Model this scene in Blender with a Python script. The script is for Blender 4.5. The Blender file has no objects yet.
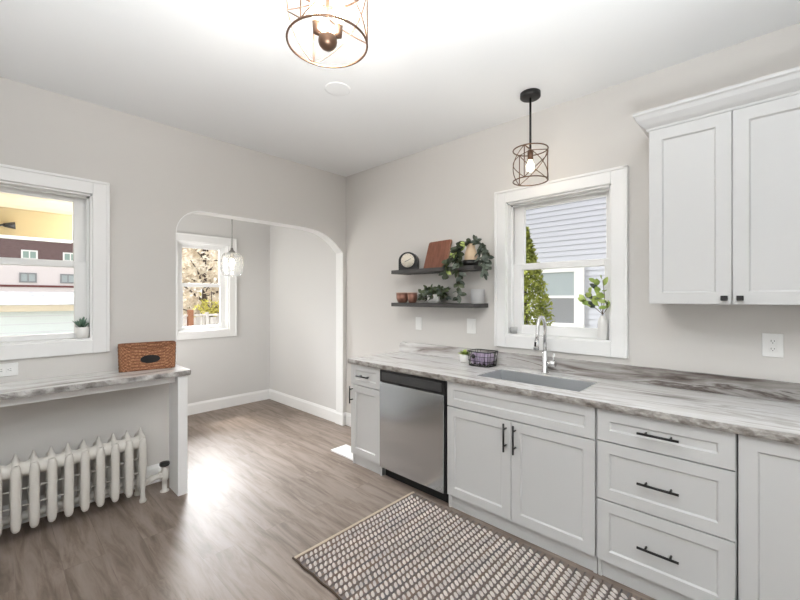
import bpy, bmesh, math, random
from mathutils import Vector, Matrix
random.seed(7)
R = math.radians
sc = bpy.context.scene
COL = sc.collection

# ---------------------------------------------------------------- camera, sky, sun, lights, exposure
cam = bpy.data.cameras.new('camera')
cam.sensor_width = 36.0
cam.lens = 36.0 * 386.07 / 800.0
cam.shift_y = -2.16 / 800.0
cam.clip_start = 0.05
cam.clip_end = 300
camo = bpy.data.objects.new('camera', cam)
COL.objects.link(camo)
camo.location = (3.4725, -2.7887, 1.4454)
camo.rotation_euler = (R(90), 0, R(43.2606))
sc.camera = camo

world = bpy.data.worlds.new('overcast_sky')
sc.world = world
world.use_nodes = True
bg = world.node_tree.nodes['Background']
bg.inputs['Color'].default_value = (0.98, 0.985, 1.0, 1)
bg.inputs['Strength'].default_value = 1.0

sun = bpy.data.lights.new('sun', 'SUN')
sun.energy = 8.0
sun.angle = R(9)
sun.color = (1.0, 0.95, 0.88)
suno = bpy.data.objects.new('sun', sun)
COL.objects.link(suno)
suno.rotation_euler = Vector((math.cos(R(63)), 0.04, -math.sin(R(63)))).to_track_quat('-Z', 'Y').to_euler()


def area(name, loc, direction, sx, sy, power, color=(1, 1, 1)):
    l = bpy.data.lights.new(name, 'AREA')
    l.shape = 'RECTANGLE'
    l.size = sx
    l.size_y = sy
    l.energy = power
    l.color = color
    o = bpy.data.objects.new(name, l)
    COL.objects.link(o)
    o.location = loc
    o.rotation_euler = Vector(direction).to_track_quat('-Z', 'Y').to_euler()
    return o


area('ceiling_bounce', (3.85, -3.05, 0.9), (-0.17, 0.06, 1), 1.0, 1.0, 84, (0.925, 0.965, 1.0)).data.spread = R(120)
area('rear_fill', (3.0, -4.37, 1.5), (0, 1, -0.05), 3.4, 1.8, 5, (0.97, 0.985, 1.0))  # added soft fill in front of the windowless rear wall
area('alcove_side_fill', (-0.95, -1.93, 1.45), (0, 1, -0.05), 0.95, 1.6, 11, (1.0, 0.99, 0.98))  # added unseen fill brightening the alcove walls from the side
area('alcove_skylight', (-4.3, -0.7, 3.3), (2.6, -0.2, -1.85), 3.4, 1.6, 430, (0.97, 0.985, 1.0)).data.spread = R(98)

sc.view_settings.view_transform = 'Standard'
sc.view_settings.look = 'None'
sc.view_settings.gamma = 1.0
sc.view_settings.use_curve_mapping = False
sc.view_settings.exposure = 0.54


# ---------------------------------------------------------------- materials
def lin(r, g, b):
    f = lambda c: c / 12.92 if c <= 0.04045 else ((c + 0.055) / 1.055) ** 2.4
    return (f(r / 255), f(g / 255), f(b / 255), 1)


def mat(name, col, rough=0.5, metal=0.0, spec=0.5, noise=None, bump=None, alpha=None, coat=0.0):
    m = bpy.data.materials.new(name)
    m.use_nodes = True
    nt = m.node_tree
    b = nt.nodes['Principled BSDF']
    b.inputs['Base Color'].default_value = col
    b.inputs['Roughness'].default_value = rough
    b.inputs['Metallic'].default_value = metal
    b.inputs['Specular IOR Level'].default_value = spec
    b.inputs['Coat Weight'].default_value = coat
    if noise or bump:
        tc = nt.nodes.new('ShaderNodeTexCoord')
    if noise:
        scale, col2, stretch = noise
        mp = nt.nodes.new('ShaderNodeMapping')
        mp.inputs['Scale'].default_value = stretch
        nz = nt.nodes.new('ShaderNodeTexNoise')
        nz.inputs['Scale'].default_value = scale
        nz.inputs['Detail'].default_value = 4
        mx = nt.nodes.new('ShaderNodeMix')
        mx.data_type = 'RGBA'
        mx.inputs['A'].default_value = col
        mx.inputs['B'].default_value = col2
        rp = nt.nodes.new('ShaderNodeMapRange')
        rp.inputs['From Min'].default_value = 0.35
        rp.inputs['From Max'].default_value = 0.65
        nt.links.new(tc.outputs['Object'], mp.inputs['Vector'])
        nt.links.new(mp.outputs[0], nz.inputs['Vector'])
        nt.links.new(nz.outputs['Fac'], rp.inputs['Value'])
        nt.links.new(rp.outputs[0], mx.inputs['Factor'])
        nt.links.new(mx.outputs['Result'], b.inputs['Base Color'])
    if bump:
        bs, st = bump
        n2 = nt.nodes.new('ShaderNodeTexNoise')
        n2.inputs['Scale'].default_value = bs
        bp = nt.nodes.new('ShaderNodeBump')
        bp.inputs['Strength'].default_value = st
        bp.inputs['Distance'].default_value = 0.01
        nt.links.new(tc.outputs['Object'], n2.inputs['Vector'])
        nt.links.new(n2.outputs['Fac'], bp.inputs['Height'])
        nt.links.new(bp.outputs[0], b.inputs['Normal'])
    return m


def emis(name, col, strength):
    m = bpy.data.materials.new(name)
    m.use_nodes = True
    nt = m.node_tree
    nt.nodes.remove(nt.nodes['Principled BSDF'])
    e = nt.nodes.new('ShaderNodeEmission')
    e.inputs['Color'].default_value = col
    e.inputs['Strength'].default_value = strength
    nt.links.new(e.outputs[0], nt.nodes['Material Output'].inputs['Surface'])
    return m


def glassy(name, tint=(1, 1, 1, 1), gloss=0.03, rough=0.02, frost=0.0):
    m = bpy.data.materials.new(name)
    m.use_nodes = True
    nt = m.node_tree
    nt.nodes.remove(nt.nodes['Principled BSDF'])
    t = nt.nodes.new('ShaderNodeBsdfTransparent')
    t.inputs['Color'].default_value = tint
    g = nt.nodes.new('ShaderNodeBsdfGlossy')
    g.inputs['Roughness'].default_value = rough
    lw = nt.nodes.new('ShaderNodeLayerWeight')
    lw.inputs['Blend'].default_value = 0.15
    ml = nt.nodes.new('ShaderNodeMath')
    ml.operation = 'MULTIPLY_ADD'
    ml.inputs[1].default_value = 0.5
    ml.inputs[2].default_value = gloss * 0.4
    mx = nt.nodes.new('ShaderNodeMixShader')
    nt.links.new(lw.outputs['Fresnel'], ml.inputs[0])
    nt.links.new(ml.outputs[0], mx.inputs[0])
    nt.links.new(t.outputs[0], mx.inputs[1])
    nt.links.new(g.outputs[0], mx.inputs[2])
    last = mx
    if frost > 0:
        d = nt.nodes.new('ShaderNodeBsdfTranslucent')
        d2 = nt.nodes.new('ShaderNodeBsdfDiffuse')
        ad = nt.nodes.new('ShaderNodeMixShader')
        nt.links.new(d.outputs[0], ad.inputs[1])
        nt.links.new(d2.outputs[0], ad.inputs[2])
        m2 = nt.nodes.new('ShaderNodeMixShader')
        m2.inputs[0].default_value = frost
        nt.links.new(mx.outputs[0], m2.inputs[1])
        nt.links.new(ad.outputs[0], m2.inputs[2])
        last = m2
    nt.links.new(last.outputs[0], nt.nodes['Material Output'].inputs['Surface'])
    return m


def stone(name, along='x', dark=1.0, pal=None):
    m = bpy.data.materials.new(name)
    m.use_nodes = True
    nt = m.node_tree
    N, L = nt.nodes, nt.links
    b = N['Principled BSDF']
    b.inputs['Roughness'].default_value = 0.16
    tc = N.new('ShaderNodeTexCoord')
    mp = N.new('ShaderNodeMapping')
    mp.inputs['Scale'].default_value = (0.55, 5.0, 5.0) if along == 'x' else (5.0, 0.55, 5.0)
    mp.inputs['Rotation'].default_value = (0, 0, R(-7) if along == 'x' else R(7))
    L.new(tc.outputs['Object'], mp.inputs['Vector'])
    wv = N.new('ShaderNodeTexNoise')
    wv.inputs['Scale'].default_value = 1.1
    wv.inputs['Detail'].default_value = 3
    L.new(mp.outputs[0], wv.inputs['Vector'])
    ad = N.new('ShaderNodeMixRGB')
    ad.blend_type = 'ADD'
    ad.inputs['Fac'].default_value = 0.55
    L.new(mp.outputs[0], ad.inputs['Color1'])
    L.new(wv.outputs['Color'], ad.inputs['Color2'])
    nz = N.new('ShaderNodeTexNoise')
    nz.inputs['Scale'].default_value = 2.0
    nz.inputs['Detail'].default_value = 9
    nz.inputs['Roughness'].default_value = 0.62
    nz.inputs['Distortion'].default_value = 0.5
    L.new(ad.outputs[0], nz.inputs['Vector'])
    cr = N.new('ShaderNodeValToRGB')
    els = cr.color_ramp.elements
    els[0].position = 0.20
    els[0].color = lin(86, 83, 81)
    els[1].position = 0.72
    els[1].color = lin(232, 232, 232)
    if pal:
        els[0].color = pal[0]
        els[1].color = pal[-1]
    for p, c in zip((0.31, 0.37, 0.43, 0.52, 0.57, 0.62), pal[1:-1]) if pal else ((0.31, lin(140, 137, 134)), (0.37, lin(182, 178, 175)), (0.43, lin(218, 216, 213)),
                 (0.52, lin(234, 234, 234)), (0.57, lin(196, 192, 188)), (0.62, lin(230, 230, 230))):
        e = els.new(p)
        e.color = c
    L.new(nz.outputs['Fac'], cr.inputs[0])
    gm = N.new('ShaderNodeGamma')
    gm.inputs['Gamma'].default_value = dark
    L.new(cr.outputs[0], gm.inputs['Color'])
    L.new(gm.outputs[0], b.inputs['Base Color'])
    return m


def floor_mat():
    m = bpy.data.materials.new('vinyl_plank')
    m.use_nodes = True
    nt = m.node_tree
    N, L = nt.nodes, nt.links
    b = N['Principled BSDF']
    tc = N.new('ShaderNodeTexCoord')
    br = N.new('ShaderNodeTexBrick')
    br.offset = 0.37
    br.inputs['Scale'].default_value = 1.0
    br.inputs['Brick Width'].default_value = 1.22
    br.inputs['Row Height'].default_value = 0.18
    br.inputs['Mortar Size'].default_value = 0.0015
    br.inputs['Mortar Smooth'].default_value = 0.1
    br.inputs['Bias'].default_value = 0.0
    br.inputs['Color1'].default_value = (0.42, 0.42, 0.42, 1)
    br.inputs['Color2'].default_value = (0.60, 0.60, 0.60, 1)
    br.inputs['Mortar'].default_value = (0.30, 0.30, 0.30, 1)
    L.new(tc.outputs['Object'], br.inputs['Vector'])
    mp = N.new('ShaderNodeMapping')
    mp.inputs['Scale'].default_value = (1.1, 9.0, 1.0)
    L.new(tc.outputs['Object'], mp.inputs['Vector'])
    # shift the grain from plank to plank
    sh = N.new('ShaderNodeMixRGB')
    sh.blend_type = 'ADD'
    sh.inputs['Fac'].default_value = 1.0
    ms = N.new('ShaderNodeMixRGB')
    ms.blend_type = 'MULTIPLY'
    ms.inputs['Fac'].default_value = 1.0
    ms.inputs['Color2'].default_value = (9, 7, 5, 1)
    L.new(br.outputs['Color'], ms.inputs['Color1'])
    L.new(mp.outputs[0], sh.inputs['Color1'])
    L.new(ms.outputs[0], sh.inputs['Color2'])
    nz = N.new('ShaderNodeTexNoise')
    nz.inputs['Scale'].default_value = 2.0
    nz.inputs['Detail'].default_value = 8
    nz.inputs['Roughness'].default_value = 0.65
    nz.inputs['Distortion'].default_value = 0.6
    L.new(sh.outputs[0], nz.inputs['Vector'])
    cr = N.new('ShaderNodeValToRGB')
    e = cr.color_ramp.elements
    e[0].position = 0.28
    e[0].color = lin(94, 80, 70)
    e[1].position = 0.75
    e[1].color = lin(152, 139, 129)
    k = e.new(0.42)
    k.color = lin(118, 104, 93)
    k = e.new(0.55)
    k.color = lin(138, 124, 114)
    L.new(nz.outputs['Fac'], cr.inputs[0])
    mx = N.new('ShaderNodeMixRGB')
    mx.blend_type = 'OVERLAY'
    mx.inputs['Fac'].default_value = 0.35
    L.new(cr.outputs[0], mx.inputs['Color1'])
    L.new(br.outputs['Color'], mx.inputs['Color2'])
    L.new(mx.outputs[0], b.inputs['Base Color'])
    b.inputs['Roughness'].default_value = 0.5
    b.inputs['Specular IOR Level'].default_value = 0.6
    return m


def siding_mat(name, c, line, pitch):
    m = mat(name, c, 0.6)
    return m


def steel_mat():
    m = mat('brushed_steel', lin(214, 221, 227), 0.2, 1.0)
    nt = m.node_tree
    b = nt.nodes['Principled BSDF']
    b.inputs['Anisotropic'].default_value = 0.75
    b.inputs['Anisotropic Rotation'].default_value = 0.0
    tg = nt.nodes.new('ShaderNodeTangent')
    tg.direction_type = 'RADIAL'
    tg.axis = 'Z'
    nt.links.new(tg.outputs[0], b.inputs['Tangent'])
    return m


M = {}
M['wall'] = mat('wall_paint', lin(214, 211, 207), 0.75, spec=0.25, bump=(220, 0.04))
M['alcove'] = mat('alcove_paint', lin(214, 213, 211), 0.75, spec=0.25)
M['ceiling'] = mat('ceiling_paint', lin(238, 239, 239), 0.85, spec=0.2)
M['trim'] = mat('trim_paint', lin(238, 238, 237), 0.4)
M['cab'] = mat('cabinet_paint', lin(201, 201, 200), 0.42)
M['floor'] = floor_mat()
M['stone'] = stone('granite_counter', 'x', 0.95)
M['stone_y'] = stone('granite_ledge', 'y', 1.0)
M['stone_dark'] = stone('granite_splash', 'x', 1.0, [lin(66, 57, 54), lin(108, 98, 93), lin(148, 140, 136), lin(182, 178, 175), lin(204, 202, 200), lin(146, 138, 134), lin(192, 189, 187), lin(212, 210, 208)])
M['edge'] = mat('chiselled_granite', lin(172, 168, 163), 0.45, noise=(18, lin(112, 105, 99), (1, 1.5, 1.5)), bump=(60, 0.9))
M['edge_pale'] = mat('pale_chiselled_granite', lin(200, 198, 195), 0.45, noise=(9, lin(120, 116, 112), (1, 1.5, 1.5)), bump=(60, 0.9))
M['steel'] = steel_mat()
M['sinksteel'] = mat('sink_steel', lin(214, 216, 218), 0.42, 0.9)
M['chrome'] = mat('chrome', lin(226, 226, 226), 0.26, 1.0)
M['black'] = mat('black_metal', lin(20, 19, 19), 0.45, 0.0)
M['blackplastic'] = mat('black_plastic', lin(30, 30, 31), 0.28)
M['darkplastic'] = mat('dark_grey_plastic', lin(62, 62, 63), 0.35)
M['dark'] = mat('dark_recess', lin(20, 20, 20), 0.8)
M['bronze'] = mat('bronze', lin(110, 86, 70), 0.38, 0.8)
M['nickel'] = mat('nickel', lin(150, 148, 145), 0.3, 1.0)
M['bulb'] = emis('bulb_glow', (1.0, 0.84, 0.62, 1), 14)
M['pane'] = glassy('window_glass')
M['clearglass'] = glassy('clear_glass', (0.97, 0.98, 0.98, 1), 0.2, 0.05, 0.12)
M['candleglass'] = glassy('frosted_glass', (0.98, 0.98, 0.98, 1), 0.2, 0.1, 0.8)
M['radiator'] = mat('radiator_paint', lin(214, 210, 203), 0.38)
M['shelf'] = mat('shelf_wood', lin(74, 72, 70), 0.55, noise=(6, lin(58, 56, 55), (1, 12, 12)))
M['board'] = mat('board_wood', lin(142, 92, 72), 0.5, noise=(5, lin(122, 76, 58), (10, 10, 1)))
M['boardedge'] = mat('board_edge', lin(176, 132, 104), 0.5)
M['cream'] = mat('cream_ceramic', lin(222, 196, 164), 0.5)
M['white'] = mat('white_ceramic', lin(236, 235, 232), 0.35)
M['whitematte'] = mat('white_plastic', lin(236, 236, 234), 0.4)
M['slot'] = mat('socket_slot', lin(70, 70, 70), 0.6)
M['copper'] = mat('copper_cup', lin(150, 108, 92), 0.35, 0.4)
M['copperlight'] = mat('pale_copper_band', lin(206, 178, 164), 0.4, 0.2)
M['leaf'] = mat('dark_green_leaf', lin(64, 74, 48), 0.5, noise=(14, lin(34, 44, 30), (1, 1, 1)))
M['leafblue'] = mat('blue_green_leaf', lin(118, 128, 116), 0.5, noise=(14, lin(52, 62, 54), (1, 1, 1)))
M['leaflime'] = mat('lime_leaf', lin(192, 206, 118), 0.5, noise=(16, lin(142, 168, 84), (1, 1, 1)))
M['leafmid'] = mat('mid_green_leaf', lin(92, 104, 72), 0.5, noise=(14, lin(46, 58, 40), (1, 1, 1)))
M['succ'] = mat('succulent_leaf', lin(98, 128, 110), 0.5)
M['stem'] = mat('brown_stem', lin(86, 66, 50), 0.7)
M['soil'] = mat('soil', lin(52, 42, 36), 0.9)
M['purple'] = mat('lilac_cloth', lin(190, 176, 198), 0.85, noise=(18, lin(150, 134, 160), (1, 1, 1)))
M['rugbase'] = mat('rug_weave', lin(136, 118, 106), 0.95, noise=(5, lin(112, 108, 108), (9, .35, 1)))
M['rugloop'] = mat('rug_cream_loop', lin(222, 212, 203), 0.95, noise=(4, lin(192, 184, 180), (6, 1, 1)))
M['rugcord'] = mat('rug_brown_cord', lin(124, 106, 94), 0.95, noise=(4, lin(100, 96, 98), (9, .6, 1)))
M['rugedge'] = mat('rug_tan_edge', lin(196, 180, 160), 0.95)
M['rugdark'] = mat('rug_dark_underside', lin(74, 60, 50), 0.95)
M['dial'] = mat('clock_dial', lin(236, 228, 212), 0.5)


def wicker_mat():
    m = mat('wicker', lin(176, 122, 84), 0.65)
    nt = m.node_tree
    N, L = nt.nodes, nt.links
    b = N['Principled BSDF']
    tc = N.new('ShaderNodeTexCoord')
    ck = N.new('ShaderNodeTexNoise')
    ck.inputs['Scale'].default_value = 105
    mp = N.new('ShaderNodeMapping')
    mp.inputs['Scale'].default_value = (1, 1, 1.3)
    L.new(tc.outputs['Object'], mp.inputs[0])
    L.new(mp.outputs[0], ck.inputs['Vector'])
    cr = N.new('ShaderNodeValToRGB')
    cr.color_ramp.elements[0].position = 0.36
    cr.color_ramp.elements[0].color = lin(134, 84, 54)
    cr.color_ramp.elements[1].position = 0.62
    cr.color_ramp.elements[1].color = lin(198, 146, 108)
    L.new(ck.outputs['Fac'], cr.inputs[0])
    L.new(cr.outputs[0], b.inputs['Base Color'])
    return m


M['wicker'] = wicker_mat()
M['wicker_dark'] = mat('dark_wicker', lin(122, 76, 50), 0.7, noise=(60, lin(154, 104, 72), (1, 1, 1)))
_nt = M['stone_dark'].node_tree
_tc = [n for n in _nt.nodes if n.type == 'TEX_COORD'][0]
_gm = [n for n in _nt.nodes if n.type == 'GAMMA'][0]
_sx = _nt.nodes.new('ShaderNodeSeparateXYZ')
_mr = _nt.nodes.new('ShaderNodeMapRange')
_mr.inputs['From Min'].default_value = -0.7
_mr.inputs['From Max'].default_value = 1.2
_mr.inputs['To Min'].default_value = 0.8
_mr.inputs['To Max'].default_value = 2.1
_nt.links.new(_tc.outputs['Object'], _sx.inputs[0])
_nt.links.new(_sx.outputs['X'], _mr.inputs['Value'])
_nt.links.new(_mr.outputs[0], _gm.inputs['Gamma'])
# outdoors
M['ground'] = mat('gravel_ground', lin(150, 148, 142), 0.9, noise=(2, lin(120, 122, 108), (1, 1, 1)))
M['siding'] = mat('pale_siding', lin(208, 210, 219), 0.6)
M['sidingshade'] = mat('siding_shadow_lip', lin(104, 106, 120), 0.7)  # shade under each lap, put into the lip colour
M['extwhite'] = mat('exterior_white', lin(240, 240, 240), 0.5)
M['screen'] = mat('window_screen', lin(140, 142, 146), 0.5)
M['blind'] = mat('dim_window_glass', lin(172, 182, 186), 0.25)
M['soffit'] = mat('cream_soffit', lin(226, 212, 184), 0.7)
M['beam'] = mat('tan_beam', lin(170, 152, 112), 0.7)
M['brick'] = mat('mauve_brick', lin(118, 96, 96), 0.85, noise=(3, lin(104, 84, 86), (1, 1, 3)))
M['pinkwhite'] = mat('pale_masonry', lin(228, 220, 222), 0.8)
M['redline'] = mat('maroon_trim', lin(110, 58, 58), 0.7)
M['roof'] = mat('grey_shingle', lin(140, 144, 150), 0.9, noise=(3, lin(104, 108, 116), (3, 3, 1)))
M['tan'] = mat('tan_fascia', lin(206, 196, 174), 0.7)
M['garage'] = mat('pale_green_siding', lin(220, 230, 232), 0.6)
M['teal'] = mat('green_blind', lin(146, 168, 162), 0.5)
M['conifer'] = mat('conifer_leaf', lin(176, 182, 84), 0.7, noise=(9, lin(116, 128, 52), (1, 1, 1)))
M['drytree'] = mat('dry_leaf', lin(246, 238, 224), 0.8, noise=(1.2, lin(226, 212, 190), (1, 1, 1)))
M['yellowleaf'] = mat('yellow_green_leaf', lin(200, 192, 96), 0.8)
M['bark'] = mat('bark', lin(84, 72, 64), 0.9)
M['fence'] = mat('weathered_fence', lin(206, 202, 198), 0.8, noise=(4, lin(176, 170, 166), (4, 4, .4)))
M['post'] = mat('rust_post', lin(138, 92, 66), 0.8)


# ---------------------------------------------------------------- mesh builder
class MB:
    def __init__(s):
        s.bm = bmesh.new()
        s.mi = 0

    def _f(s, vs, smooth=False):
        try:
            f = s.bm.faces.new(vs)
            f.material_index = s.mi
            f.smooth = smooth
            return f
        except ValueError:
            return None

    def box(s, a, b):
        x0, y0, z0 = [min(a[i], b[i]) for i in range(3)]
        x1, y1, z1 = [max(a[i], b[i]) for i in range(3)]
        v = [s.bm.verts.new(p) for p in ((x0, y0, z0), (x1, y0, z0), (x1, y1, z0), (x0, y1, z0),
                                         (x0, y0, z1), (x1, y0, z1), (x1, y1, z1), (x0, y1, z1))]
        for q in ((3, 2, 1, 0), (4, 5, 6, 7), (0, 1, 5, 4), (1, 2, 6, 5), (2, 3, 7, 6), (3, 0, 4, 7)):
            s._f([v[i] for i in q])
        return s

    def bbox(s, a, b, r=0.004):
        """box with chamfered edges"""
        t = bmesh.new()
        lo = [min(a[i], b[i]) for i in range(3)]
        hi = [max(a[i], b[i]) for i in range(3)]
        bmesh.ops.create_cube(t, size=1)
        for v in t.verts:
            v.co = Vector([lo[i] if v.co[i] < 0 else hi[i] for i in range(3)])
        bmesh.ops.bevel(t, geom=list(t.edges), offset=r, segments=2, affect='EDGES', profile=0.5)
        mp = {}
        for v in t.verts:
            mp[v] = s.bm.verts.new(v.co)
        for f in t.faces:
            s._f([mp[v] for v in f.verts])
        t.free()
        return s

    def prism(s, pts, ax, lo, hi):
        """pts in the two other axes (in xyz order), extruded along axis ax"""
        def mk(p, w):
            q = list(p)
            q.insert(ax, w)
            return q
        n = len(pts)
        A = [s.bm.verts.new(mk(p, lo)) for p in pts]
        B = [s.bm.verts.new(mk(p, hi)) for p in pts]
        s._f(A[::-1])
        s._f(B)
        for i in range(n):
            j = (i + 1) % n
            s._f([A[i], A[j], B[j], B[i]])
        return s

    def tube(s, pts, r, n=10, closed=False, caps=True, smooth=True):
        pts = [Vector(p) for p in pts]
        k = len(pts)
        rs = r if isinstance(r, (list, tuple)) else [r] * k
        rings = []
        prev = None
        for i, p in enumerate(pts):
            if closed:
                d = pts[(i + 1) % k] - pts[i - 1]
            else:
                d = pts[min(i + 1, k - 1)] - pts[max(i - 1, 0)]
            d.normalize()
            if prev is None:
                u = d.orthogonal().normalized()
            else:
                u = prev - d * prev.dot(d)
                if u.length < 1e-6:
                    u = d.orthogonal()
                u.normalize()
            prev = u
            w = d.cross(u)
            rings.append([s.bm.verts.new(p + (u * math.cos(2 * math.pi * t / n) + w * math.sin(2 * math.pi * t / n)) * rs[i])
                          for t in range(n)])
        m = k if closed else k - 1
        for i in range(m):
            a, b = rings[i], rings[(i + 1) % k]
            off = 0
            if closed and i == k - 1:
                off = min(range(n), key=lambda o: (a[0].co - b[o].co).length)
            for t in range(n):
                s._f([a[t], a[(t + 1) % n], b[(t + 1 + off) % n], b[(t + off) % n]], smooth)
        if caps and not closed:
            s._f(rings[0][::-1])
            s._f(rings[-1])
        return s

    def lathe(s, prof, c, n=28, axis='z', smooth=True):
        """prof: list of (radius, height) about axis through c"""
        rings = []
        for (r, h) in prof:
            if r < 1e-6:
                pts = [(0, 0, h)]
            else:
                pts = [(r * math.cos(2 * math.pi * t / n), r * math.sin(2 * math.pi * t / n), h) for t in range(n)]
            if axis == 'x':
                pts = [(p[2], p[0], p[1]) for p in pts]
            elif axis == 'y':
                pts = [(p[1], p[2], p[0]) for p in pts]
            rings.append([s.bm.verts.new((p[0] + c[0], p[1] + c[1], p[2] + c[2])) for p in pts])
        for a, b in zip(rings, rings[1:]):
            if len(a) == 1 and len(b) == 1:
                continue
            for t in range(n):
                t2 = (t + 1) % n
                if len(a) == 1:
                    s._f([a[0], b[t2], b[t]][::-1], smooth)
                elif len(b) == 1:
                    s._f([a[t], a[t2], b[0]], smooth)
                else:
                    s._f([a[t], a[t2], b[t2], b[t]], smooth)
        for rr, flip in ((rings[0], True), (rings[-1], False)):
            if len(rr) > 1:
                s._f(rr[::-1] if flip else rr)
        return s

    def ell(s, c, rx, ry, rz, n=10, m=6, rot=None):
        rings = []
        for j in range(m + 1):
            ph = -math.pi / 2 + math.pi * j / m
            if j in (0, m):
                ps = [Vector((0, 0, rz * math.sin(ph)))]
            else:
                ps = [Vector((rx * math.cos(ph) * math.cos(2 * math.pi * t / n),
                              ry * math.cos(ph) * math.sin(2 * math.pi * t / n), rz * math.sin(ph))) for t in range(n)]
            if rot is not None:
                ps = [rot @ p for p in ps]
            rings.append([s.bm.verts.new(p + Vector(c)) for p in ps])
        for a, b in zip(rings, rings[1:]):
            for t in range(n):
                t2 = (t + 1) % n
                if len(a) == 1:
                    s._f([a[0], b[t2], b[t]], True)
                elif len(b) == 1:
                    s._f([a[t], a[t2], b[0]], True)
                else:
                    s._f([a[t], a[t2], b[t2], b[t]], True)
        return s

    def leaf(s, p, d, up, L, W, fold=0.25, droop=0.15):
        p = Vector(p)
        d = Vector(d).normalized()
        up = Vector(up)
        side = d.cross(up)
        if side.length < 1e-4:
            side = d.orthogonal()
        side.normalize()
        nrm = side.cross(d).normalized()
        mid = []
        edges = []
        for t, w in ((0, 0), (0.3, 0.85), (0.6, 1.0), (0.85, 0.6), (1, 0)):
            c = p + d * (L * t) - nrm * (droop * L * t * t)
            mid.append(s.bm.verts.new(c))
            if 0 < w:
                e = [s.bm.verts.new(c + side * (sg * w * W / 2) + nrm * (fold * w * W / 2)) for sg in (-1, 1)]
                edges.append(e)
            else:
                edges.append(None)
        for i in range(4):
            for q in (0, 1):
                a = edges[i][q] if edges[i] else None
                b = edges[i + 1][q] if edges[i + 1] else None
                vs = [mid[i]] + ([a] if a else []) + ([b] if b else []) + [mid[i + 1]]
                s._f(vs if q == 0 else vs[::-1], True)
        return s


ORG = {}


def new_empty(name, loc, label=None, cat=None, group=None, kind=None):
    o = bpy.data.objects.new(name, None)
    o.empty_display_size = 0.1
    COL.objects.link(o)
    o.location = loc
    ORG[o.name] = Vector(loc)
    tag(o, label, cat, group, kind)
    return o


def tag(o, label=None, cat=None, group=None, kind=None):
    for k, v in (('label', label), ('category', cat), ('group', group), ('kind', kind)):
        if v:
            o[k] = v
    return o


def build(name, mb, mats, parent=None, label=None, cat=None, group=None, kind=None, loc=None):
    """mesh built in world coordinates, moved so that it is local to its thing"""
    if parent is not None:
        org = ORG[parent.name]
    else:
        org = Vector(loc) if loc is not None else Vector((0, 0, 0))
    bmesh.ops.translate(mb.bm, vec=-org, verts=mb.bm.verts)
    bmesh.ops.recalc_face_normals(mb.bm, faces=mb.bm.faces)
    me = bpy.data.meshes.new(name)
    mb.bm.to_mesh(me)
    mb.bm.free()
    if not isinstance(mats, (list, tuple)):
        mats = [mats]
    for m in mats:
        me.materials.append(m)
    o = bpy.data.objects.new(name, me)
    COL.objects.link(o)
    if parent is not None:
        o.parent = parent
    else:
        o.location = org
    ORG[o.name] = org
    tag(o, label, cat, group, kind)
    return o


def struct(name, mb, mats, parent=None, loc=None):
    return build(name, mb, mats, parent, kind=None if parent else 'structure', loc=loc)


# ---------------------------------------------------------------- room shell
H = 2.828
struct('floor', MB().box((-1.82, -4.4, -0.15), (5.6, 0.15, 0)), M['floor'])
struct('ceiling', MB().box((-1.82, -4.4, H), (5.6, 0.15, H + 0.2)), M['ceiling'])


def grid_wall(mb, mapf, u0, u1, z0, z1, d0, d1, hole=None):
    if not hole:
        mb.box(mapf(u0, d0, z0), mapf(u1, d1, z1))
        return
    a, b, c, d = hole
    mb.box(mapf(u0, d0, z0), mapf(a, d1, z1))
    mb.box(mapf(b, d0, z0), mapf(u1, d1, z1))
    mb.box(mapf(a, d0, z0), mapf(b, d1, c))
    mb.box(mapf(a, d0, d), mapf(b, d1, z1))


mapR = lambda u, d, z: (u, d, z)             # sink wall, exterior towards +y
mapL = lambda u, d, z: (-d, u, z)            # arch wall, exterior towards -x
mapA = lambda u, d, z: (-1.69 - d, u, z)     # alcove far wall

mb = MB()
grid_wall(mb, mapR, -0.12, 5.6, 0, H, 0, 0.15, (2.003, 2.75, 1.155, 2.19))
struct('wall_right', mb, M['wall'])

# arch wall: window part, strips above the arch, sliver by the corner
mb = MB()
YL, YR = -1.755, -0.042
grid_wall(mb, mapL, -4.4, YL, 0, H, 0, 0.12, (-3.05, -2.29, 1.15, 2.18))
arch = [(YL, 1.97)]
for i in range(1, 9):
    t = i / 8 * math.pi / 2
    arch.append((YL + 0.205 * (1 - math.cos(t)), 1.975 + 0.207 * math.sin(t)))
ctl = [(-0.80, 2.183), (-0.62, 2.182), (-0.46, 2.173), (-0.35, 2.155), (-0.25, 2.118), (-0.15, 2.055), (-0.042, 1.955), (0.02, 1.89)]
for q in range(1, len(ctl) - 2):
    p0, p1, p2, p3 = [Vector(ctl[q + k]) for k in (-1, 0, 1, 2)]
    for t in (0, .25, .5, .75):
        v = 0.5 * (2 * p1 + (p2 - p0) * t + (2 * p0 - 5 * p1 + 4 * p2 - p3) * t * t + (3 * p1 - p0 - 3 * p2 + p3) * t ** 3)
        arch.append((v.x, v.y))
arch.append((YR, 1.955))
for (a, b) in zip(arch, arch[1:]):
    if b[0] - a[0] < 1e-4:
        continue
    mb.prism([(a[0], a[1]), (b[0], b[1]), (b[0], H), (a[0], H)], 0, -0.12, 0)
mb.box((-0.12, YR, 0), (0, 0.0, H))
struct('wall_left', mb, M['wall'])
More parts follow.
